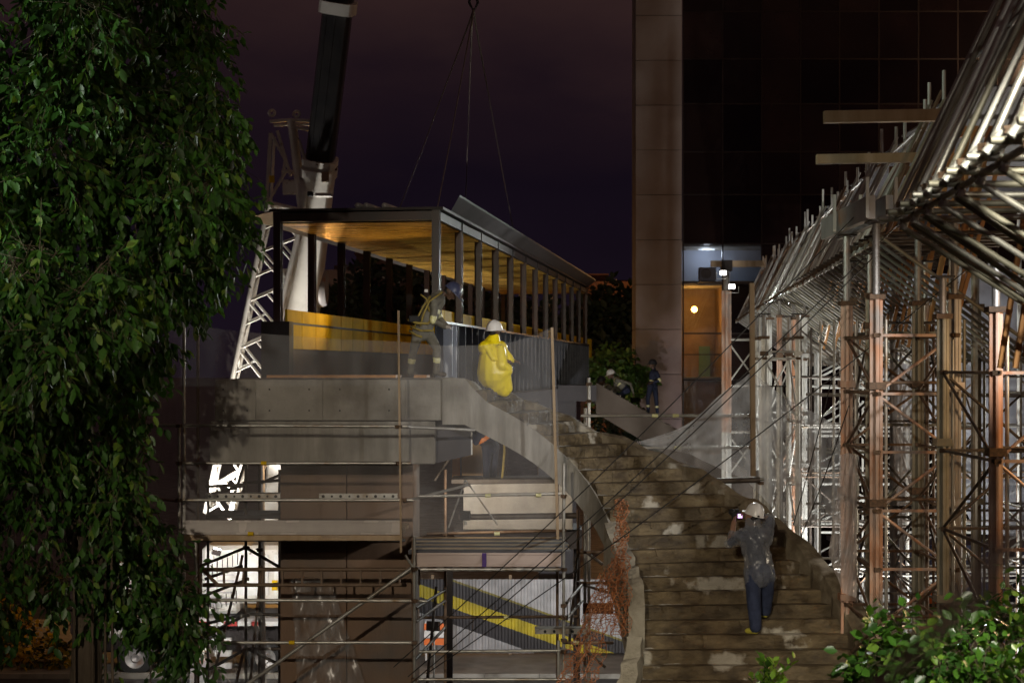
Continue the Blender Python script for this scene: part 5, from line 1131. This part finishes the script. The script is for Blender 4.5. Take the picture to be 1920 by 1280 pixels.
# distant vegetation
small_tree((P(45,0,48).x, 48, .13), [(45,1220,48,1.1,.7,160),(10,1180,48.3,.8,.8,90),(90,1240,47.7,.7,.5,80)], 'yellow blossoming bush seen under the big tree', YF, [.6,.4], .2, 0, 41, 'flowering_bush', 'bush', .05, (4,7), .2, .4)
for i, (cl_, base, lb_, mt, sz) in enumerate((
    ([(735,560,95,2.6,2.6,150),(700,600,96,2.2,2,110),(790,570,94,2.4,2.4,120),(840,600,93,2.4,2,110)], (-7.5,95,.0), 'dark round tree behind the footbridge posts', BK, .5),
    ([(905,610,88,2.6,2.2,120),(960,625,86,2.2,2,110),(1010,640,84,2.2,2,100)], (-.5,87,.0), 'dark tree behind the footbridge far posts', BK, .5),
    ([(1140,590,80,1.6,1.4,110),(1115,620,79,1.2,1.2,80),(1165,625,80,1.2,1.2,80),(1150,660,79,1.3,1.2,90)], (4.8,80,.0), 'dark tree between footbridge end and column', BK, .45),
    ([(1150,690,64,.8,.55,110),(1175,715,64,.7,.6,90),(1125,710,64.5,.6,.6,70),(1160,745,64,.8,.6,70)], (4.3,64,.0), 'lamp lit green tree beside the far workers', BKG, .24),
    ([(640,580,85,1.5,1.2,80),(620,620,85,1.5,1.5,80)], (-9.3,85,.0), 'low dark tree behind the crane boom', BK, .45),
    ([(1150,800,57,1.0,.8,110),(1185,850,57,.8,.8,80),(1120,840,57,.9,.8,80)], (3.6,57,.0), 'added dark foliage filling the dark void under the far stair flight', BK, .22),  # added foliage, keeps the void below the far stair black
    ([(120,1150,60,3,1.6,120),(260,1150,60,2.6,1.5,110)], (-15,60,.0), 'dark hedge tree far behind the big leafy tree', BK, .35))):
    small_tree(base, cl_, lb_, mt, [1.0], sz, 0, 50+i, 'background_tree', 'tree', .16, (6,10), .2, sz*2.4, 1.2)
light_tree = None
# ------------------------------------------------------------------ people
def capsule(mb, a, b, ra, rb, n=12, mi=0):
    a, b = Vector(a), Vector(b); d = b-a; L = d.length
    d = d.normalized() if L > 1e-5 else Vector((0,0,1)); ref = Vector((0,0,1)) if abs(d.z) < .9 else Vector((1,0,0)); x = d.cross(ref).normalized(); y = d.cross(x)
    rings = [(a-d*ra*math.cos(t), ra*math.sin(t)) for t in (.25,.7,1.15,1.57)]+[(b+d*rb*math.cos(t), rb*math.sin(t)) for t in (1.57,1.15,.7,.25)]
    vs = [c+x*(r*math.cos(2*math.pi*i/n))+y*(r*math.sin(2*math.pi*i/n)) for c, r in rings for i in range(n)]; m = len(rings)
    mb.add(vs, [(k*n+i, k*n+(i+1) % n, (k+1)*n+(i+1) % n, (k+1)*n+i) for k in range(m-1) for i in range(n)]+[tuple(reversed(range(n))), tuple(range((m-1)*n, m*n))], mi)
def blob(name, bones, mats, parent, voxel=.013, smooth=5, bands=(), noise=None):
    """bones: (a, b, ra, rb, material index); one continuous surface by voxel remesh"""
    mb = MB()
    for a, b, ra, rb, _ in bones: capsule(mb, a, b, ra, rb)
    c = sum((Vector(b[0]) for b in bones), Vector())/len(bones)
    mb.v = [tuple(Vector(v)-c) for v in mb.v]
    me = bpy.data.meshes.new(name); me.from_pydata(mb.v, [], mb.f); fix_normals(me)
    tmp = bpy.data.objects.new('tmp', me); col.objects.link(tmp)
    rm_ = tmp.modifiers.new('r', 'REMESH'); rm_.mode = 'VOXEL'; rm_.voxel_size = voxel; rm_.use_smooth_shade = True
    sm_ = tmp.modifiers.new('s', 'SMOOTH'); sm_.iterations = smooth; sm_.factor = .5
    dg = bpy.context.evaluated_depsgraph_get(); new = bpy.data.meshes.new_from_object(tmp.evaluated_get(dg))
    bpy.data.objects.remove(tmp); bpy.data.meshes.remove(me)
    new.name = name; new.materials.clear()
    for m in mats: new.materials.append(m)
    nv = len(new.vertices); co = np.empty(nv*3); new.vertices.foreach_get('co', co); co = co.reshape(-1,3)+np.array(c)
    if noise:
        amp, fr = noise; nn = np.empty(nv*3); new.vertices.foreach_get('normal', nn); nn = nn.reshape(-1,3)
        w = np.sin(co[:,0]*fr+np.sin(co[:,2]*fr*.6)*1.7)+np.sin(co[:,2]*fr*.5+co[:,0]*fr*.9+1.3)+.6*np.sin(co[:,1]*fr*1.3+co[:,2]*fr*.8)
        co2 = co+nn*(w*amp)[:,None]; new.vertices.foreach_set('co', (co2-np.array(c)).reshape(-1)); new.update()
    npoly = len(new.polygons); fc = np.empty(npoly*3); new.polygons.foreach_get('center', fc); fc = fc.reshape(-1,3)+np.array(c)
    best = np.full(npoly, 1e9); idx = np.zeros(npoly, int); bt_ = np.zeros(npoly); bi = np.zeros(npoly, int)
    for k, (a, b, ra, rb, mi) in enumerate(bones):
        a_, b_ = np.array(a), np.array(b); d = b_-a_; L2 = max((d*d).sum(), 1e-9); t = np.clip(((fc-a_)@d)/L2, 0, 1)
        dist = np.linalg.norm(fc-(a_+t[:,None]*d), axis=1)-(ra+(rb-ra)*t); s = dist < best
        best[s] = dist[s]; idx[s] = mi; bt_[s] = t[s]; bi[s] = k
    for k, t0, t1, mi in bands: idx[(bi == k) & (bt_ >= t0) & (bt_ <= t1)] = mi
    new.polygons.foreach_set('material_index', idx); new.polygons.foreach_set('use_smooth', np.ones(npoly, bool))
    return link(bpy.data.objects.new(name, new), parent, T(c))
def helmet(parent, c, up, front, mat, s=1.0, brim=.05):
    up = Vector(up).normalized(); fr = Vector(front); fr = (fr-up*fr.dot(up)).normalized(); x = fr.cross(up)
    R = Matrix((x, fr, up)).transposed().to_4x4(); mb = MB()
    pr = [(.128,-.01),(.125,.0),(.119,.04),(.104,.08),(.078,.112),(.04,.13),(.0,.135)]
    n = 24; vs = []
    for r, z in pr:
        for i in range(n): t = 2*math.pi*i/n; vs.append((r*math.cos(t)*.92, r*math.sin(t)*1.12, z+(.008 if abs(math.cos(t)) < .12 and z > .03 else 0)))
    fs = [(k*n+i, k*n+(i+1) % n, (k+1)*n+(i+1) % n, (k+1)*n+i) for k in range(len(pr)-1) for i in range(n)]
    mb.add(vs, fs); vs = []
    for k, (dr, z) in enumerate(((0,.0),(1,-.014),(1,-.022),(0,-.012))):
        for i in range(n):
            t = 2*math.pi*i/n; f = max(0, math.sin(t))**2; r = .124+dr*(.012+brim*f); vs.append((r*math.cos(t)*.92, r*math.sin(t)*1.12, z-.01*f*dr))
    mb.add(vs, [(k*n+i, k*n+(i+1) % n, ((k+1) % 4)*n+(i+1) % n, ((k+1) % 4)*n+i) for k in range(4) for i in range(n)])
    me = mb.mesh('helmet', mat); smooth_auto(me, 50)
    return link(bpy.data.objects.new('helmet', me), parent, T(c) @ R @ Matrix.Diagonal((s,s,s,1)))
def head_bones(c, fr, up, mi, hair=None):
    c, fr, up = Vector(c), Vector(fr).normalized(), Vector(up).normalized(); sd = fr.cross(up).normalized()
    bs = [(c+up*.035-fr*.02, c+up*.02+fr*.012, .092, .09, mi), (c-up*.03+fr*.03, c-up*.075+fr*.045, .07, .042, mi),
          (c+fr*.092-up*.005, c+fr*.112-up*.028, .012, .017, mi), (c+fr*.085+up*.025+sd*.03, c+fr*.085+up*.025-sd*.03, .018, .018, mi),
          (c+fr*.088-up*.062+sd*.018, c+fr*.088-up*.062-sd*.018, .011, .011, mi),
          (c+sd*.088+up*.01, c+sd*.092-up*.03, .018, .013, mi), (c-sd*.088+up*.01, c-sd*.092-up*.03, .018, .013, mi)]
    if hair is not None: bs.append((c+up*.055-fr*.035, c-up*.01-fr*.05, .085, .07, hair))
    return bs
def hand_bones(w, d, palm, mi, curl=.9, side=1):
    """palm, four bent fingers of unequal length and a thumb from the side of the palm"""
    w, d = Vector(w), Vector(d).normalized(); pn = Vector(palm); pn = (pn-d*pn.dot(d)).normalized(); sd = d.cross(pn).normalized()*side
    bs = [(w, w+d*.075+sd*.018, .026, .024, mi), (w, w+d*.075-sd*.02, .026, .022, mi)]
    for k, (o_, L_) in enumerate(((.03,.072),(.01,.08),(-.011,.075),(-.031,.058))):
        a = w+d*.085+sd*o_; d1 = (d*math.cos(curl*.6)+pn*math.sin(curl*.6)); b = a+d1*L_*.5; d2 = (d*math.cos(curl*1.5)+pn*math.sin(curl*1.5)); e = b+d2*L_*.5
        bs += [(a, b, .0105, .0095, mi), (b, e, .0095, .008, mi)]
    a = w+d*.025+sd*.03; b = a+(d*.6+sd*.6+pn*.4).normalized()*.04; bs += [(a, b, .014, .011, mi), (b, b+(d*.8+pn*.6).normalized()*.032, .011, .009, mi)]
    return bs
def body(J, mi, s=1.0, loose=1.0):
    """J: joints; mi: material indices dict; returns bones"""
    g = lambda k: Vector(J[k]); up_ = (g('neck')-(g('hipL')+g('hipR'))/2).normalized(); pel = (g('hipL')+g('hipR'))/2; nk = g('neck'); md = pel+(nk-pel)*.5
    sh, le, sk, so_ = mi['shirt'], mi['pants'], mi['skin'], mi['shoe']; q = loose
    bs = [(g('hipL'), g('hipR'), .105*q, .105*q, le), (pel, pel+up_*.12, .125*q, .125*q, le), (pel+up_*.14, md, .125*q, .13*q, sh), (md, nk-up_*.12, .135*q, .13*q, sh),
          (g('shL')-up_*.02, nk-up_*.1, .075*q, .115*q, sh), (g('shR')-up_*.02, nk-up_*.1, .075*q, .115*q, sh), (nk-up_*.06, nk+up_*.02, .08, .062, sh), (nk, g('head')-(g('head')-nk)*.3, .056, .055, sk)]
    for S in 'LR':
        bs += [(g('sh'+S), g('el'+S), .064*q, .052*q, sh), (g('el'+S), g('wr'+S), .05*q, .037*q, mi.get('fore', sh)),
               (g('hip'+S), g('kn'+S), .095*q, .07*q, le), (g('kn'+S), g('an'+S), .068*q, .055*q, le),
               (g('an'+S), g('an'+S)-Vector((0,0,.03)), .045, .045, so_), (g('an'+S)-Vector((0,0,.035)), g('to'+S), .046, .038, so_)]
    return bs
# --- photographer on the stair
def Q(x, y, dd=0, D0=21.9): p = P(x, y, D0); p.y += dd; p.z += .07; return p
ph = empty('person', Q(1425,1198), 'photographer in a clear raincoat and white helmet standing on the stair', 'person')
gdz = Vector((0,0,.055))
J = dict(hipL=Q(1411,1085,.0), hipR=Q(1438,1083,.02), knL=Q(1413,1138,-.03), knR=Q(1441,1122,.14), anL=Q(1417,1187,.0), anR=Q(1440,1161,.22), toL=Q(1403,1193.5,.1), toR=Q(1430,1166,.32),
         neck=Q(1413,1003,.04), head=Q(1412,980,.08), shL=Q(1392,1013,.1), shR=Q(1438,1008,.0), elL=Q(1374,1030,.22), elR=Q(1446,985,.12), wrL=Q(1383,993,.36), wrR=Q(1412,976,.34))
mi = dict(shirt=0, pants=1, skin=2, shoe=3, fore=2)
bn = body(J, mi, loose=1.0); bn += [(J['hipL'], J['knL'], .115, .1, 1), (J['knL'], J['anL']+Vector((0,0,.02)), .1, .082, 1), (J['hipR'], J['knR'], .115, .098, 1), (J['knR'], J['anR']+Vector((0,0,.02)), .098, .08, 1)]; cp = Q(1391,981,.46)
fr = (cp-J['head']).normalized()
bn += head_bones(J['head'], fr, (0,0,1), 2, 4) + hand_bones(J['wrL'], cp+Vector((-.03,0,-.02))-J['wrL'], (1,.1,0), 2, .8, 1) + hand_bones(J['wrR'], cp+Vector((.03,0,.05))-J['wrR'], (-.6,.2,-.8), 2, .9, -1)
blob('body', bn, [M['navy'], M['denim'], M['skin'], M['shoe_yellow'], M['hair']], ph, .012)
RC = veil('clear_raincoat', (.42,.44,.48), .45, .12, gloss=.05, scale=7, stretch=(1,1,.6))
rcb = [(Q(1403,1018,.04), Q(1430,1015,.02), .15, .155, 0), (Q(1416,1030,.03), Q(1420,1060,.02), .19, .185, 0), (Q(1420,1060,.02), Q(1424,1086,.02), .185, .2, 0), (Q(1414,1004,.05), Q(1413,988,.07), .1, .112, 0),
       (J['shL'], J['elL'], .09, .082, 0), (J['shR'], J['elR'], .092, .085, 0), (J['elL'], J['elL']+(J['wrL']-J['elL'])*.35, .075, .066, 0), (J['elR'], J['elR']+(J['wrR']-J['elR'])*.5, .075, .062, 0), (Q(1432,1055,.03), Q(1440,1088,.04), .12, .12, 0), (Q(1410,1080,0), Q(1412,1100,0), .12, .11, 0)]
blob('raincoat', rcb, [RC], ph, .016, 4, noise=(.006, 34))
helmet(ph, J['head']+Vector((.035,.0,.055)), (.25,-.1,1), fr, M['helmet_white'], 1.08)
slab('helmet_badge', J['head']+Vector((.06,-.17,.03)), (.03,.012,.022), M['rubber'], ph)
cmr = empty('camera_device', cp, 'black camera with a lit screen held up by the photographer', 'camera')
slab('camera_body', cp, (.15,.07,.11), M['rubber'], cmr, bev=.015); slab('viewfinder', cp+Vector((0,0,.07)), (.06,.06,.035), M['rubber'], cmr, bev=.01)
mb = MB(); mb.tube(cp+Vector((-.01,.03,0)), cp+Vector((-.05,.2,.03)), .043, .048, 18); o = mb.build('lens', M['rubber'], cmr); smooth_auto(o.data)
slab('screen', cp+Vector((.035,-.04,-.005)), (.06,.008,.055), emit('camera_screen', (.75,.45,.9), 2.2), cmr)
# --- bent worker with harness on the landing
def Q2(x, y, dd=0): p = P(x, y, 28.6); p.y += dd; return p
hw = empty('person', Q2(800,706), 'worker in olive overalls and harness bending towards the girder', 'person')
J = dict(hipL=Q2(784,623,-.02), hipR=Q2(800,622,.1), knL=Q2(776,657,-.06), knR=Q2(819,653,.08), anL=Q2(769,696,-.02), anR=Q2(817,696,.1), toL=Q2(782,702,.02), toR=Q2(833,702,.08),
         neck=Q2(825,551,.06), head=Q2(843,549,.08), shL=Q2(817,563,-.12), shR=Q2(821,560,.24), elL=Q2(813,602,-.16), elR=Q2(822,596,.28), wrL=Q2(834,613,-.06), wrR=Q2(838,610,.2))
mi = dict(shirt=0, pants=0, skin=1, shoe=2)
bn = body(J, mi, loose=1.12); bn += [(Q2(795,606,.02), Q2(812,570,.05), .165, .17, 0), (Q2(790,625,.03), Q2(795,606,.02), .15, .165, 0)]
bn += head_bones(J['head'], (.75,.1,-.65), (.65,0,.75), 1, 3) + hand_bones(J['wrL'], (1,0,.0), (0,.3,-1), 4, 1.0, 1) + hand_bones(J['wrR'], (1,-.2,.05), (0,-.3,-1), 4, 1.0, -1)
blob('body', bn, [M['olive'], M['skin_dark'], M['shoe'], M['hair'], M['glove'], M['hivis']], hw, .013, noise=(.004, 30), bands=[(8,.78,1.0,5),(9,.0,.12,5),(3,.15,.42,5),(11,.4,.62,5),(17,.4,.62,5),(14,.78,1,5)])
helmet(hw, J['head']+Vector((.055,0,.045)), (.66,0,.75), (.75,.1,-.66), M['helmet_blue'], 1.15, .07)
hv = Vector((0,-.16,0))
def strap(pts, w=.03): 
    mb = MB(); mb.path(pts, w*.62, 6); mb.build('harness_strap', M['strap'], hw, smooth=True)
strap([Q2(830,548,-.12), Q2(806,566,-.2), Q2(795,590,-.19), Q2(789,612,-.17)]); strap([Q2(808,556,-.12), Q2(794,576,-.17), Q2(784,596,-.17), Q2(778,614,-.13)])
strap([Q2(766,600,-.1), Q2(783,606,-.19), Q2(804,607,-.16), Q2(808,600,-.1)], .04); strap([Q2(770,612,-.1), Q2(790,620,-.2), Q2(812,620,-.1)], .03)
strap([Q2(768,620,-.08), Q2(782,629,-.16), Q2(792,632,-.13)], .035); strap([Q2(806,585,-.15), Q2(800,560,-.19), Q2(790,553,-.15)], .028)
slab('harness_buckle', Q2(800,546,-.16), (.06,.02,.05), M['white'], hw); slab('tool_pouch', Q2(778,598,-.15), (.2,.08,.12), M['rubber'], hw, bev=.02)
# --- seated worker in yellow poncho
def Q3(x, y, dd=0): p = P(x, y, 25.75); p.y += dd; return p
yp = empty('person', Q3(930,752), 'worker in a bright yellow rain poncho squatting on the top steps', 'person')
J = dict(hipL=Q3(915,700,-.1), hipR=Q3(928,702,.14), knL=Q3(945,692,-.12), knR=Q3(957,690,.18), anL=Q3(917,734,-.05), anR=Q3(940,740,.1), toL=Q3(929,738,-.1), toR=Q3(951,746,.06),
         neck=Q3(924,636,.02), head=Q3(927,622,.03), shL=Q3(912,648,-.16), shR=Q3(934,648,.2), elL=Q3(925,672,-.22), elR=Q3(950,668,.2), wrL=Q3(948,676,-.15), wrR=Q3(962,676,.12))
bn = body(J, dict(shirt=0, pants=1, skin=2, shoe=3)); bn += head_bones(J['head'], (.6,.75,-.2), (0,0,1), 2, 4)+hand_bones(J['wrL'], (1,.2,-.2), (0,0,-1), 2, .9, 1)+hand_bones(J['wrR'], (1,.1,-.2), (0,0,-1), 2, .9, -1)
blob('body', bn, [M['poncho_yellow'], M['denim'], M['skin_dark'], M['shoe'], M['hair']], yp, .013)
pc = [(Q3(923,645,.03), Q3(925,668,.0), .145, .23, 0), (Q3(925,668,0), Q3(925,700,.0), .23, .265, 0), (Q3(925,700,0), Q3(933,718,.02), .26, .2, 0), (Q3(924,640,.02), Q3(926,633,.03), .1, .095, 0),
      (Q3(910,652,-.1), Q3(938,652,.1), .12, .12, 0), (Q3(938,655,-.14), Q3(941,684,-.2), .085, .09, 0), (Q3(941,684,-.2), Q3(953,690,-.12), .085, .07, 0), (Q3(944,660,.12), Q3(954,672,.08), .085, .08, 0),
      (Q3(938,700,-.1), Q3(950,695,-.1), .14, .1, 0), (Q3(946,698,-.08), Q3(952,728,-.02), .1, .085, 0), (Q3(933,715,-.02), Q3(945,732,0), .16, .11, 0)]
blob('poncho', pc, [M['poncho_yellow']], yp, .013, 5)
helmet(yp, J['head']+Vector((0,0,.045)), (-.05,-.05,1), (.6,.75,-.1), M['helmet_white'], 1.05)
# --- worker under the flight
def Q4(x, y, dd=0): p = P(x, y, 26.55); p.y += dd; return p
uw = empty('person', Q4(918,903), 'stooping worker in dark overalls with orange band under the flight', 'person')
J = dict(hipL=Q4(914,838,-.1), hipR=Q4(925,838,.1), knL=Q4(913,868,-.1), knR=Q4(926,868,.1), anL=Q4(912,893,-.08), anR=Q4(925,893,.08), toL=Q4(902,898,-.1), toR=Q4(915,898,.08),
         neck=Q4(896,803,.0), head=Q4(886,797,.0), shL=Q4(902,808,-.16), shR=Q4(902,806,.2), elL=Q4(893,828,-.2), elR=Q4(898,826,.22), wrL=Q4(884,812,-.16), wrR=Q4(886,812,.16))
bn = body(J, dict(shirt=0, pants=0, skin=1, shoe=2)); bn += head_bones(J['head'], (-.9,-.2,-.2), (-.2,0,1), 1, 3)+hand_bones(J['wrL'], (-.5,0,1), (-1,0,0), 1, .8, 1)+hand_bones(J['wrR'], (-.5,0,1), (-1,0,0), 1, .8, -1)
blob('body', bn, [M['navy'], M['skin'], M['shoe'], M['hair'], M['hivis_orange']], uw, .014, bands=[(3,.0,.75,4)])
helmet(uw, J['head']+Vector((-.03,0,.04)), (-.35,0,1), (-1,0,-.2), M['helmet_white'])
ls = MB(); ls.path([P(945,820,26.2), P(946,845,26.2), P(943,880,26.2), P(941,897,26.2)], .02, 6); tag(ls.build('safety_strap', M['strap']), 'yellow safety strap hanging beside the stooping worker', 'strap')
# --- far workers
def Q5(x, y, dd=0): p = P(x, y, 50.6); p.y += dd; return p
fw_ = empty('person', Q5(1222,778), 'worker in navy overalls standing before the concrete column', 'person')
J = dict(hipL=Q5(1219,724,-.1), hipR=Q5(1228,724,.1), knL=Q5(1214,749,-.08), knR=Q5(1231,751,.1), anL=Q5(1215,771,-.08), anR=Q5(1233,773,.1), toL=Q5(1224,776,-.1), toR=Q5(1226,778,.1),
         neck=Q5(1226,693,.0), head=Q5(1223,684,.0), shL=Q5(1230,698,-.2), shR=Q5(1227,698,.2), elL=Q5(1236,713,-.26), elR=Q5(1233,713,.26), wrL=Q5(1224,716,-.2), wrR=Q5(1222,716,.2))
J['toL'] = Q5(1207,775,-.1); J['toR'] = Q5(1224,777,.1)
bn = body(J, dict(shirt=0, pants=0, skin=1, shoe=2)); bn += head_bones(J['head'], (-1,-.1,.05), (0,0,1), 1, 3)+hand_bones(J['wrL'], (-1,0,-.2), (0,0,-1), 1, .9, 1)+hand_bones(J['wrR'], (-1,0,-.2), (0,0,-1), 1, .9, -1)
blob('body', bn, [M['navy'], M['skin_dark'], M['shoe'], M['hair'], M['hivis']], fw_, .016, bands=[(8,.75,1,4),(11,.45,.6,4),(17,.45,.6,4),(2,.2,.4,4)])
helmet(fw_, J['head']+Vector((.01,0,.045)), (.05,0,1), (-1,-.1,0), M['helmet_dark'])
def crouch(x, y, D, lab, hm, face, flip=1):
    def q(dx, dy, dd=0): p = P(x+dx*flip, y+dy, D); p.y += dd; return p
    t = empty('person', q(10,45), lab, 'person')
    J = dict(hipL=q(28,28,-.1), hipR=q(28,28,.12), knL=q(12,40,-.15), knR=q(14,40,.2), anL=q(24,55,-.1), anR=q(24,55,.12), toL=q(12,58,-.1), toR=q(12,58,.12), neck=q(5,6,0), head=q(-2,0,0), shL=q(9,9,-.18), shR=q(9,9,.2), elL=q(34,16,-.26), elR=q(6,26,.26), wrL=q(40,34,-.2), wrR=q(-4,32,.15))
    bn = body(J, dict(shirt=0, pants=1, skin=2, shoe=3)); bn += head_bones(J['head'], face, (0,0,1), 2, 4)+hand_bones(J['wrL'], (0,0,-1), (-1,0,0), 2, .8, 1)+hand_bones(J['wrR'], (-.5,0,-1), (-1,0,0), 2, .8, -1)
    blob('body', bn, [M['olive'], M['navy'], M['skin_dark'], M['shoe'], M['hair'], M['hivis']], t, .017, bands=[(3,.1,.4,5),(4,.3,.8,5)])
    helmet(t, J['head']+Vector((0,0,.05)), (-.3*flip,0,1), face, hm, 1.05); return t
crouch(1147, 703, 51.0, 'crouching worker in white helmet and reflective vest on the far stair', M['helmet_white'], (-.8,-.3,-.3))
crouch(1130, 716, 51.6, 'half hidden worker bending behind the top of the far stair', M['helmet_dark'], (-.8,-.3,-.3))
